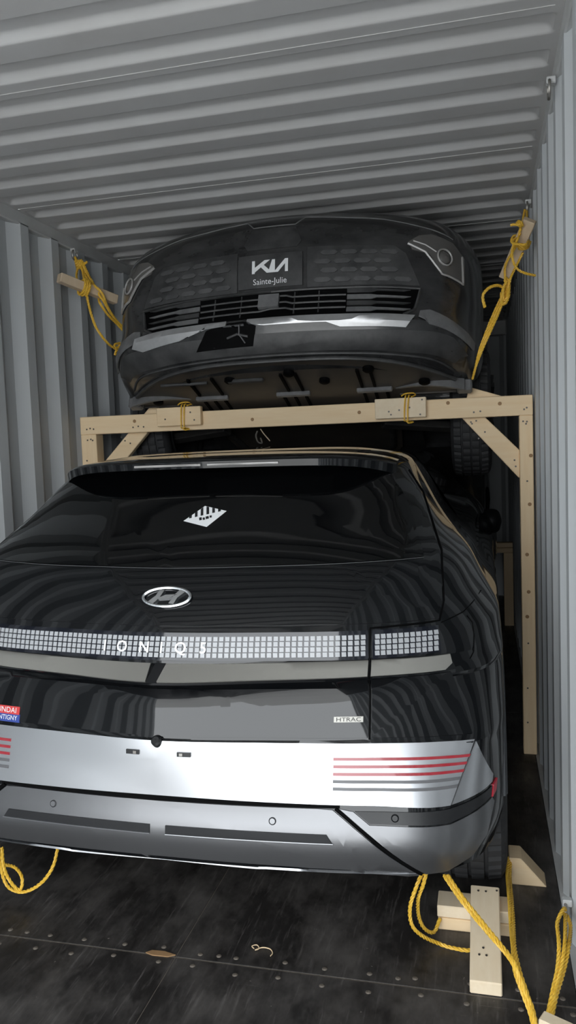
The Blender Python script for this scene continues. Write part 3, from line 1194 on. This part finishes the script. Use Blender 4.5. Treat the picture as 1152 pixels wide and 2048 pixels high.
# lower opening
lz0, lz1 = .375, gz0 - .012
opn = SB.patch('lower_grille', [symB([(0, lz0), (.58, lz0), (.63, lz0 + .03), (.655, lz1), (0, lz1)])], 'seam', suv, off=.002, res=.03)
hgt = lz1 - lz0
for s in (1, -1):
    for r in range(4):
        z0 = lz0 + .008 + r * hgt / 4
        z1 = z0 + hgt / 4 - .010
        SB.patch('grille_shutter', [[(s * .345, z0), (s * .45, z0), (s * .475, z0 + .008), (s * .59, z0 + .008), (s * .62, z1 - .006), (s * .475, z1 - .004), (s * .45, z1), (s * .345, z1)]], 'dusty_plastic' if r % 2 else 'dusty_grey', opn, off=.010, res=.06)
for r in range(3):
    z0 = lz0 + hgt * (r + 1) / 4
    SB.line('grille_bar', [(-.34, z0), (-.05, z0), (0, z0 + .010), (.07, z0 + .010), (.10, z0), (.34, z0)], .010, 'dusty_plastic', opn, off=.006)
for x in (-.27, -.14, .11, .22):
    SB.line('grille_post', [(x, lz0 + .01), (x, lz1 - .01)], .008, 'dusty_plastic', opn, off=.005)
SB.patch('radar_box', [[(-.055, lz0 + .045), (.040, lz0 + .045), (.040, lz0 + .115), (-.055, lz0 + .115)]], 'dusty_grey', opn, off=.022, thick=.03, res=.05)
# frame of the lower opening
for s in (1, -1):
    SB.line('opening_frame', [(s * .0, lz1 + .002), (s * .66, lz1 + .004), (s * .64, lz0 + .03), (s * .59, lz0 - .004)], .012, 'dusty_plastic', opn, off=.004)
# silver trim on the lip (broken open left of centre)
zt0, zt1 = .318, .362
SB.patch('silver_trim', [[(-.10, .346), (-.02, .336), (.26, .336), (.32, zt0), (.60, zt0), (.64, zt1), (-.10, zt1)]], 'trim_silver', suv, off=.012, thick=.014, res=.03)
SB.patch('silver_trim', [[(-.70, .322), (-.64, .300), (-.44, .312), (-.33, .340), (-.20, .345), (-.20, zt1), (-.60, zt1), (-.68, .350)]], 'trim_silver', suv, off=.012, thick=.014, res=.03)
SB.patch('broken_gap', [[(-.36, .262), (-.08, .262), (-.06, .335), (-.12, .358), (-.19, .358), (-.30, .335)]], 'seam', suv, off=.004, res=.03)
SB.line('loose_bracket', [(-.20, .300), (-.15, .312), (-.10, .300)], .014, 'dusty_plastic', suv, off=.004)
SB.line('loose_bracket', [(-.135, .345), (-.14, .31), (-.115, .275)], .006, 'dusty_grey', suv, off=.008)
for s in (1, -1):
    SB.patch('corner_trim', [[(s * .655, .365), (s * .66, .395), (s * .70, .405), (s * .885, .345), (s * .880, .315), (s * .70, .335)]], 'dusty_grey', suv, off=.010, res=.03)
    hp = q((817, 484), (838, 472), (862, 470), (905, 488), (928, 520), (929, 573), (885, 548), (858, 508), (824, 500))
    hp = [(s * x, z) for x, z in hp]
    hl = SB.patch('headlamp', [hp], 'lamp_lens', suv, off=.004, res=.03)
    ln = q((815, 488), (850, 505), (883, 549), (924, 570), (922, 516))
    SB.line('lamp_outline', [(s * x, z) for x, z in ln], .011, 'lamp_line', hl, off=.006)
    ln = q((826, 483), (850, 491), (872, 505))
    SB.line('lamp_outline', [(s * x, z) for x, z in ln], .007, 'lamp_line', hl, off=.006)
    hx, hz_ = PB(888, 516)
    fr = SB.pixel_frame(s * hx, hz_, .004)
    m = MB().tube([Vector((.038 * math.cos(2 * math.pi * k / 24), -.004, .038 * math.sin(2 * math.pi * k / 24))) for k in range(25)], .005, 6, cap=False)
    m.v = [tuple(fr @ Vector(v)) for v in m.v]
    m.build('projector_ring', 'lamp_line', hl, smooth=60)
    m = MB().lathe([(-.012, .001), (-.010, .016), (-.004, .028), (.0, .031), (.002, .001)], 20, 'Y')
    m.v = [tuple(fr @ Vector(v)) for v in m.v]
    m.build('projector', 'lamp_lens', hl, smooth=60)
SB.patch('lower_lip', [symB([(0, .236), (.60, .238), (.80, .245), (.86, .285), (.80, .312), (.60, .308), (.42, .305), (0, .305)])], 'dusty_plastic', suv, off=.003, res=.03)
SB.line('lip_edge', [(-.80, .232), (-.5, .229), (0, .228), (.5, .229), (.80, .232)], .012, 'dusty_plastic', suv, off=.001)

# undertray
ut = MB()
out = []
for i in range(25):
    u = -1 + 2 * i / 24
    out.append((u * .80, .135 + .30 * abs(u)**3.2))
vs, fs = [], []
J = 10
for i, (x, ys) in enumerate(out):
    for j in range(J + 1):
        t = j / J
        yy = ys + (1.35 - ys) * t
        zz = .212 - .012 * math.sin(min(1, t * 5) * math.pi / 2) - .01 * t
        if abs(x) > .52 and yy > .53:
            yy = .53 + (yy - .53) * .0005
        vs.append((x, yy, zz))
for i in range(24):
    for j in range(J):
        fs.append((i * (J + 1) + j, i * (J + 1) + j + 1, (i + 1) * (J + 1) + j + 1, (i + 1) * (J + 1) + j))
n = len(vs)
tray = MB().add(vs, fs).build('undertray', 'tray', suv, smooth=40)
rim_pts = [(x, y - .012, .206) for x, y in out]
MB().tube(rim_pts, .010, 6).build('tray_rim', 'dusty_plastic', tray, smooth=60)


def on_tray(name, x0, x1, y0, y1, h, material, bev=.004):
    return MB().box((x0, y0, .189 - h), (x1, y1, .20)).build(name, material, tray, bevel=bev)


for x in (-.40, .02, .42):
    on_tray('tray_latch', x - .085, x + .085, .44, .468, .010, 'dusty_grey')
    on_tray('tray_slot', x - .07, x + .07, .470, .484, .001, 'seam', 0)
    for dx in (-.06, -.005, .05):
        on_tray('tray_rib', x + dx, x + dx + .012, .49, .66, .002, 'seam', 0)
for x in (-.46, -.34, .0, .07, .36, .42):
    on_tray('tray_rib', x, x + .012, .24, .42, .002, 'seam', 0)
for x, y in ((-.70, .47), (-.25, .27), (.05, .23), (.42, .235), (.66, .40), (.20, .33)):
    m = MB().lathe([(.180, .001), (.180, .018), (.186, .026), (.20, .026), (.20, .001)], 16, 'Z', (x, y, 0))
    m.build('tray_plug', 'seam', tray, smooth=40)
MB().tube([(-.60, .27, .186), (-.52, .255, .180), (-.45, .27, .186), (-.36, .262, .184)], .008, 6).build('torn_edge', 'dusty_plastic', tray, smooth=60)
MB().box((-.26, .255, .178), (-.08, .285, .195)).build('torn_edge', 'dusty_plastic', tray, bevel=.006)
for s in (1, -1):
    # curved deflector ahead of each wheel
    vs, fs = [], []
    for i in range(13):
        t = i / 12
        x = s * (.52 + .32 * t)
        y = .47 - .04 * math.sin(t * math.pi) - .01 * t
        vs += [(x, y, .225), (x, y - .01, .165 + .03 * (1 - t)), (x, y + .004, .165 + .03 * (1 - t)), (x, y + .02, .225)]
    for i in range(12):
        for j in range(4):
            fs.append((i * 4 + j, i * 4 + (j + 1) % 4, i * 4 + 4 + (j + 1) % 4, i * 4 + 4 + j))
    fs += [(0, 1, 2, 3), (48, 49, 50, 51)]
    MB().add(vs, fs).build('wheel_deflector', 'dusty_grey', suv, smooth=40)
    MB().box((s * .84 - .035, .48, .178), (s * .84 + .035, .535, .235)).build('hub_bracket', 'dusty_grey', suv, bevel=.008)
    MB().bar((s * .42, .78, .15), (s * .80, .93, .17), .07, .04).build('suspension_arm', 'underbody', suv, bevel=.006)
    MB().tube([(s * .50, .70, .185), (s * .45, .95, .185), (s * .42, 1.3, .195)], .018, 8).build('sway_bar', 'underbody', suv, smooth=60)
    wheel(suv, s * .862, 1.01, .28, R=.335, w=.195, rim=.22)
    wheel(suv, s * .800, 3.93, .30, R=.335, w=.215, rim=.22)
MB().box((-.42, .66, .150), (.42, .78, .20)).build('subframe', 'underbody', suv, bevel=.02)
MB().box((-.55, 1.4, .195), (.55, 3.2, .215)).build('battery_tray', 'underbody', suv, bevel=.02)

# ---------------------------------------------------------------- timber frames
nail_me = MB().lathe([(0.0005, .0003), (0.0005, .0035), (-.002, .0045), (-.002, .0003)], 8, 'Y').mesh('nail')
nail_me.materials.append(MATS['nail'])
knot_me = MB().lathe([(0.0006, .0003), (0.0006, .007), (-.002, .009), (-.002, .0003)], 10, 'Y').mesh('knot')
knot_me.materials.append(MATS['knot'])


def nails(parent, pts, yf, me=None, name='nail'):
    for x, z in pts:
        o = bpy.data.objects.new(name, me or nail_me)
        COL.objects.link(o)
        o.parent = parent
        o.location = (x - parent.location.x, yf - .0012, z)


FY = 3.90
fr1 = empty('timber_frame', (0, FY, 0))
tag(fr1, 'pale lumber frame of beam, posts and braces carrying the tilted car', 'frame')


def lum(name, mb, material='wood', parent=None, bev=.003):
    o = mb.build(name, material, parent, bevel=bev)
    return o


def rel(mb, oy):
    mb.v = [(x, y - oy, z) for x, y, z in mb.v]
    return mb


bm_ = lum('beam', rel(MB().box((-1.170, FY, 1.640), (1.170, FY + .040, 1.735)), FY), 'wood', fr1)
pR = lum('post', rel(MB().box((1.108, FY + .002, 0), (1.170, FY + .085, 1.640)), FY), 'wood_vertical', fr1)
pL = lum('post', rel(MB().box((-1.170, FY + .002, 0), (-1.080, FY + .085, 1.640)), FY), 'wood_vertical', fr1)
bR = lum('brace', rel(MB().prism([(.800, 1.690), (.905, 1.690), (1.108, 1.478), (1.108, 1.345), (1.104, 1.345)], 'Y', FY + .042, FY + .080), FY), 'wood', fr1)
bL = lum('brace', rel(MB().prism([(-1.080, 1.470), (-1.080, 1.345), (-.74, 1.70), (-.74, 1.78), (-.765, 1.788)], 'Y', FY + .042, FY + .080), FY), 'wood', fr1)
lum('gusset', rel(MB().prism([(.860, 1.700), (.878, 1.790), (1.030, 1.738), (1.030, 1.70)], 'Y', FY + .042, FY + .080), FY), 'wood', fr1)
kR = lum('block', rel(MB().box((.432, FY - .038, 1.652), (.678, FY - .0005, 1.748)), FY), 'wood_pale', fr1)
kL = lum('block', rel(MB().box((-.708, FY - .038, 1.664), (-.466, FY - .0005, 1.760)), FY), 'wood', fr1)
nails(bm_, [(1.13, 1.668), (1.142, 1.675), (.90, 1.665), (.93, 1.668), (.62, 1.66), (-1.13, 1.668), (-1.11, 1.672), (-1.09, 1.668), (-.86, 1.668), (-.83, 1.672), (-.80, 1.668)], 0)
nails(bm_, [(1.02, 1.70), (.35, 1.69), (-.2, 1.68), (-.85, 1.70), (.78, 1.715)], 0, knot_me, 'knot')
nails(pR, [(1.125, 1.612), (1.142, 1.610), (1.138, 1.60), (1.14, 1.33), (1.128, .16), (1.135, .55), (1.13, .33)], .002)
nails(pR, [(1.15, 1.22), (1.135, .98), (1.14, .80), (1.132, .68), (1.158, 1.45)], .002, knot_me, 'knot')
nails(pL, [(-1.13, 1.61), (-1.11, 1.614), (-1.10, 1.608), (-1.14, 1.5)], .002)
nails(bR, [(.885, 1.62), (.91, 1.625), (.89, 1.612), (.95, 1.57), (.92, 1.54), (1.085, 1.43), (1.09, 1.40)], .042)
nails(bL, [(-.93, 1.60), (-.90, 1.585), (-.95, 1.62), (-1.04, 1.47)], .042)
nails(kR, [(.50, 1.685), (.60, 1.70), (.65, 1.665), (.66, 1.735), (.51, 1.67), (.55, 1.69)], -.038)
nails(kL, [(-.66, 1.70), (-.52, 1.73), (-.50, 1.69)], -.038)

FY2 = 6.72
fr2 = empty('timber_frame', (0, FY2, 0))
tag(fr2, 'low lumber frame deep in the container past the side mirror', 'frame')
lum('beam', rel(MB().box((-1.165, FY2, .655), (1.165, FY2 + .09, .695)), FY2), 'wood', fr2)
lum('beam', rel(MB().box((-1.165, FY2, .612), (1.165, FY2 + .09, .652)), FY2), 'wood', fr2)
for s in (1, -1):
    lum('post', rel(MB().box((min(s * 1.09, s * 1.165), FY2 + .002, 0), (max(s * 1.09, s * 1.165), FY2 + .088, .611)), FY2), 'wood_vertical', fr2)

# wheel chock behind the right rear tyre
ck = empty('wheel_chock', (.89, 2.42, 0))


def loc(mb, o):
    l = o.location
    mb.v = [(x - l[0], y - l[1], z - l[2]) for x, y, z in mb.v]
    return mb


tag(ck, 'stacked lumber chock behind the rear tyre with a sloping board nailed on', 'chock')
lum('block', loc(MB().box((.778, 2.402, 0), (1.006, 2.491, .038)), ck), 'wood', ck)
lum('block', loc(MB().box((.776, 2.404, .039), (1.008, 2.493, .077)), ck), 'wood_pale', ck)
A, B = Vector((.921, 2.118, .0195)), Vector((.915, 2.485, .098))
d = (B - A).normalized()
brd = lum('board', loc(MB().prism([(2.122, 0), (2.122, .038), (2.470, .119), (2.478, .0805)], 'X', .879, .966), ck), 'wood_pale', ck)
for x, t in ((.902, .93), (.925, .93), (.958, .95), (.905, .25), (.925, .25), (.916, .32)):
    o = bpy.data.objects.new('nail', nail_me)
    COL.objects.link(o)
    o.parent = brd
    y = 2.122 + .348 * t
    o.location = (x - .89, y - 2.42, .038 + .081 * t + .0005)
    o.rotation_euler = (math.radians(-90) + math.atan2(.081, .348), 0, 0)
    o.scale = (.8, .8, .8)
wd = empty('side_wedge', (1.07, 2.74, 0))
tag(wd, 'lumber wedge with a slanted face set between the tyre and the wall', 'wedge')
lum('wedge_block', loc(MB().prism([(1.002, 0), (1.126, 0), (1.042, .094), (1.002, .094)], 'Y', 2.705, 2.80), wd), 'wood', wd)

# ---------------------------------------------------------------- lashing rings
def lash_ring(loc_, nrm_x, label, plane='side'):
    e = empty('lashing_ring', loc_)
    tag(e, label, 'ring')
    s = nrm_x
    R = .026
    pts = [(-s * .02, R * math.cos(2 * math.pi * k / 20), R * math.sin(2 * math.pi * k / 20) - .018) for k in range(21)]
    MB().tube(pts, .005, 6, cap=False).build('ring', 'steel', e, smooth=60)
    MB().box((min(0, -s * .028), -.012, -.004), (max(0, -s * .028), .012, .018)).build('bracket', 'rail_paint', e, bevel=.003)
    return e


lash_ring((-HW, 3.918, 2.612), -1, 'steel lashing ring on the top rail by the rope with the level stick')
lash_ring((HW, 3.917, 2.612), 1, 'steel lashing ring on the top rail above the upright stick')
lash_ring((HW, 2.66, 2.612), 1, 'empty steel lashing ring on the top rail with no rope')
lash_ring((HW, 2.40, .125), 1, 'steel lashing ring low on the wall holding doubled rope')

# ---------------------------------------------------------------- ropes and sticks
def rope(name, label, ctrls, **k):
    mb = MB()
    for c in ctrls:
        kk = dict(k)
        if isinstance(c, tuple) and isinstance(c[1], dict):
            kk.update(c[1])
            c = c[0]
        rope_into(mb, c, **kk)
    me = mb.mesh(name)
    o = link(name, me, 'rope', None, 60)
    return tag(o, label, 'rope', 'yellow lashing ropes' if name == 'lashing_rope' else 'yellow cords tied round the beam')


def coil(center, axis, r, turns, rise, n=14, ph=0.0):
    ax = Vector(axis).normalized()
    a = ax.orthogonal().normalized()
    b = ax.cross(a)
    c = Vector(center)
    out = []
    N = int(turns * n)
    for i in range(N + 1):
        t = ph + 2 * math.pi * i / n
        out.append(c + ax * (rise * (i / N - .5)) + (a * math.cos(t) + b * math.sin(t)) * r)
    return out


def V(px, py, Y):
    return at(px, py, Y=Y)


# left upper lashing
sL0, sL1 = V(118, 555, 3.66), V(232, 600, 3.93)
sk = lum('tension_stick', MB().bar(sL0, sL1, .046, .046), 'wood_grey', None, .003)
tag(sk, 'short square stick twisted level through the yellow rope by the ribbed wall', 'stick')
def VL(px, py):
    return V(px, py, 3.82 + max(0, px - 205) / 50 * .21)


ringL = Vector((-HW + .02, 3.918, 2.585))
k1 = V(163, 540, 3.86)
k2 = V(168, 575, 3.80)
hookL = VL(252, 660)
tailL = VL(236, 700)
mbL = []
mid = VL(200, 595)
top1 = V(158, 520, 3.89)
mbL.append([top1, V(165, 540, 3.88), V(178, 562, 3.84), V(190, 572, 3.80), VL(205, 588), VL(214, 612), VL(232, 640), hookL])
mbL.append([top1 + Vector((.012, 0, 0)), V(172, 543, 3.87), V(186, 566, 3.84), V(196, 590, 3.90), VL(200, 606), VL(216, 630), VL(236, 650), hookL + Vector((.0, -.01, -.02))])
mbL.append([top1 + Vector((.02, 0, -.01)), V(176, 548, 3.86), V(188, 570, 3.84), VL(200, 592), VL(208, 604), VL(222, 628), VL(240, 650), hookL + Vector((.004, -.012, .0))])
mbL.append([VL(246, 655), VL(256, 656), VL(250, 668), VL(253, 680)])
mbL.append([ringL, V(155, 535, 3.90), V(153, 552, 3.86), V(158, 566, 3.82)])
mbL.append([ringL, V(163, 536, 3.89), V(168, 556, 3.84), V(172, 580, 3.78), V(178, 612, 3.80), V(190, 650, 3.82), VL(208, 678), VL(226, 695), VL(238, 694), VL(250, 688), VL(253, 675), hookL])
mbL.append([VL(238, 690), VL(244, 697), VL(233, 700), VL(229, 690), VL(240, 686)])
mbL.append(([VL(236, 695), VL(232, 703), VL(230, 710)], {}))
mbL.append(coil(V(158, 530, 3.895), (0.3, -.2, -1), .014, 3, .045))
mid_l = sL0.lerp(sL1, .42)
mbL.append(coil(mid_l, sL1 - sL0, .041, 2.4, .03))
mbL.append([V(160, 528, 3.89), V(167, 528, 3.88), V(174, 524, 3.87)])
rope('lashing_rope', 'yellow rope twisted round the level stick, tying the tilted car to the top rail', mbL, r=.0066)

# right upper lashing
sR0, sR1 = V(1060, 440, 3.62), V(1010, 556, 3.83)
sk = lum('tension_stick', MB().bar(sR0, sR1, .055, .030, (0, 1, 0)), 'wood_grey', None, .003)
tag(sk, 'flat upright stick tied into the yellow rope against the wall ribs', 'stick')
ringR = Vector((HW - .02, 3.917, 2.585))
hookR = V(945, 758, 3.81)
kn = V(1013, 580, 3.80)
mR = []
mR.append([ringR, V(1052, 446, 3.76), V(1038, 472, 3.64), V(1032, 487, 3.62)])
mR.append([ringR + Vector((-.01, 0, 0)), V(1040, 470, 3.72), V(1030, 478, 3.66), V(1027, 486, 3.62), V(1050, 489, 3.58), V(1056, 484, 3.66), V(1046, 480, 3.72)])
mR.append(coil(sR0.lerp(sR1, .36), (sR1 - sR0), .040, 2.3, .02, ph=1))
mR.append([V(1038, 470, 3.64), V(1042, 452, 3.62), V(1044, 446, 3.61), V(1036, 442, 3.60), V(1040, 450, 3.59), V(1031, 449, 3.59), V(1021, 450, 3.59)])
mR.append(coil(V(1040, 448, 3.61), (1, 0, .4), .012, 2, .02))
mR.append([V(1028, 488, 3.62), V(1024, 505, 3.60), V(1027, 525, 3.60), V(1036, 539, 3.61), V(1052, 547, 3.62), V(1071, 551, 3.64)])
mR.append([V(1034, 488, 3.64), V(1024, 506, 3.68), V(1011, 530, 3.74), V(1010, 555, 3.78), kn])
mR.append([V(1046, 505, 3.70), V(1030, 537, 3.74), V(1021, 556, 3.78), V(1017, 575, 3.80), V(1004, 595, 3.81)])
for dx, ph in ((0, 0), (4, .4), (-4, .8)):
    mR.append([kn + Vector((dx * .001, 0, 0)), V(1003 + dx, 602, 3.79), V(990 + dx * 1.2, 632, 3.765), V(973 + dx, 672, 3.75), V(960 + dx * .6, 705, 3.75), V(951, 735, 3.77), hookR])
mR.append(([V(1006, 575, 3.79), V(994, 571, 3.76), V(978, 576, 3.74), V(967, 588, 3.74), V(966, 600, 3.74), V(970, 615, 3.74)], {'r': .007}))
mR.append(([V(1014, 562, 3.78), V(1006, 580, 3.77), V(1008, 602, 3.78), V(1016, 590, 3.78), V(1018, 565, 3.79), V(1012, 556, 3.80)], {'r': .007}))
mR.append(([V(1010, 560, 3.80), V(1018, 585, 3.79), V(1012, 605, 3.77), V(1004, 606, 3.77), V(1003, 585, 3.78)], {'r': .007}))
rope('lashing_rope', 'yellow rope knotted on the flat upright stick, tying the tilted car to the top rail', mR, r=.0055)

# beam lashings
for (px, z0, lab) in ((365, 1.664, 'thin yellow cord tied round the warmer-coloured block on the beam'), (812, 1.650, 'thin yellow cord tied round the paler nail-studded block on the beam')):
    c = V(px, 832, FY - .04)
    x = c.x
    y0, y1, za, zb = FY - .046, FY + .048, z0 - .012, z0 + .104
    loop = [(x - .008, y0, za), (x - .006, y0, (za + zb) / 2), (x, y0, zb), (x + .002, (y0 + y1) / 2, zb + .004), (x + .004, y1, zb), (x + .004, y1, za), (x + .002, (y0 + y1) / 2, za - .004), (x - .008, y0, za)]
    loop2 = [(a + .016, b, c_) for a, b, c_ in loop]
    kk = [(x - .02, y0, zb + .002), (x + .0, y0 - .006, zb + .012), (x + .035, y0, zb + .014), (x + .045, y0 + .03, zb + .006), (x + .03, y0 - .004, zb - .004)]
    tl = [(x + .0, y0, za), (x + .014, y0 - .005, za - .012), (x + .035, y0 + .01, za - .008)]
    rope('tie_rope', lab, [loop, loop2, kk, tl], r=.0035, pitch=.03)

# ropes at the floor, right rear wheel
def Fz(px, py, Z):
    return at(px, py, Z=Z)


rA = [[V(853, 1745, 2.26), V(846, 1770, 2.25), V(836, 1800, 2.27), V(838, 1835, 2.31), V(850, 1858, 2.33), V(868, 1864, 2.36), Vector((.785, 2.396, .040))],
      [V(845, 1745, 2.26), V(832, 1775, 2.24), V(820, 1815, 2.24), V(824, 1850, 2.25), V(845, 1872, 2.27), Fz(880, 1888, .012), Fz(910, 1897, .010), Fz(945, 1900, .010), Vector((.93, 2.35, .012))]]
rope('lashing_rope', 'yellow rope looping from under the bumper to the stacked chock', rA, r=.0058)
rB = []
endB = Fz(1066, 2018, .035)
for k in range(2):
    dx = k * 7
    rB.append([V(888 + dx, 1750, 2.26), V(915 + dx, 1790, 2.22), V(950 + dx, 1835, 2.17), V(1000 + dx * .6, 1893, 2.10), V(1025 + dx * .4, 1925, 2.06), V(1045 - dx * .3, 1970, 2.03), V(1060 + dx * .3, 2010, 2.00), V(1068 + dx * .5, 2050, 1.97), V(1072, 2075, 1.94)])
rB.append([V(1018, 1716, 2.72), V(1015, 1750, 2.62), V(1019, 1800, 2.42), V(1022, 1850, 2.28), V(1026, 1895, 2.15), V(1030, 1940, 2.07), V(1045, 1985, 2.02), V(1062, 2030, 1.985), V(1070, 2070, 1.95)])
rB.append([V(1021, 1718, 2.73), V(1020, 1755, 2.62), V(1024, 1805, 2.42), V(1027, 1850, 2.28), V(1029, 1895, 2.15), V(1040, 1945, 2.06), V(1054, 1988, 2.02), V(1066, 2030, 1.98), V(1076, 2070, 1.95)])
rope('lashing_rope', 'thick doubled yellow rope running from the bumper across the sloping board', rB, r=.0062)
rg = Vector((HW - .02, 2.40, .10))
rD = [[rg, V(1128, 1818, 2.34), V(1115, 1845, 2.28), V(1118, 1885, 2.20), V(1116, 1930, 2.14), V(1105, 1985, 2.06), V(1095, 2035, 2.0), V(1090, 2070, 1.96)],
      [rg, V(1131, 1840, 2.32), V(1130, 1880, 2.22), V(1124, 1930, 2.14), V(1110, 1985, 2.06), V(1099, 2035, 2.0), V(1094, 2070, 1.96)],
      [rg, V(1141, 1850, 2.34), V(1138, 1890, 2.22), V(1128, 1940, 2.14), V(1113, 1990, 2.06), V(1104, 2035, 2.0), V(1098, 2070, 1.96)]]
rope('lashing_rope', 'doubled yellow rope hanging from the low ring on the wall', rD, r=.0058)
sk = lum('tension_stick', MB().bar(V(1082, 2040, 1.95), V(1180, 2085, 1.90), .040, .03), 'wood_pale', None, .003)
tag(sk, 'pale stick end caught in the ropes low by the wall', 'stick')
# ropes at the left rear wheel
rE = [[V(116, 1695, 2.34), V(105, 1735, 2.30), V(80, 1768, 2.28), V(45, 1784, 2.28), V(15, 1772, 2.30), V(2, 1735, 2.32), V(-3, 1690, 2.36)],
      [V(4, 1695, 2.34), V(8, 1735, 2.30), V(22, 1765, 2.28), V(40, 1780, 2.285), V(44, 1755, 2.30), V(30, 1735, 2.33), V(5, 1728, 2.35)]]
rope('lashing_rope', 'yellow rope hanging in loose loops under the bumper by the unchocked tyre', rE, r=.0058)

# small hook with twine between roof and beam
hk = empty('hanging_hook', (V(520, 880, 3.80)))
tag(hk, 'small steel hook and twine hanging under the beam above the roof', 'hook')
o0 = hk.location
pts = [V(515, 862, 3.80) - o0, V(512, 872, 3.80) - o0, V(516, 884, 3.79) - o0, V(524, 886, 3.79) - o0, V(521, 876, 3.80) - o0]
MB().tube(catmull(pts, 5), .004, 6).build('hook', 'steel', hk, smooth=60)
MB().tube(catmull([V(521, 858, 3.80) - o0, V(528, 868, 3.80) - o0, V(540, 882, 3.80) - o0], 5), .0025, 5).build('twine', 'wood_grey', hk, smooth=60)

# floor debris
def debris(name, label, pts, mat_, cat, h=.003):
    o = MB().prism(pts, 'Z', .0002, h).build(name, mat_, None)
    return tag(o, label, cat)


c = Fz(320, 1908, 0)
debris('wood_chip', 'brown splintered plywood chip lying on the floor joint', [(c.x - .045, c.y - .004), (c.x - .02, c.y - .012), (c.x + .03, c.y - .010), (c.x + .05, c.y + .002), (c.x + .01, c.y + .012), (c.x - .03, c.y + .010)], 'knot', 'chip')
c = Fz(525, 1900, .003)
pts = [Fz(508, 1897, .004), Fz(504, 1892, .004), Fz(514, 1890, .004), Fz(518, 1897, .004), Fz(510, 1900, .004), Fz(525, 1895, .004), Fz(540, 1898, .004), Fz(545, 1906, .004), Fz(541, 1912, .004)]
o = MB().tube(catmull(pts, 6), .0016, 5).build('twine_scrap', 'wood', None, smooth=60)
tag(o, 'curled scrap of tan twine on the dark floor', 'twine')
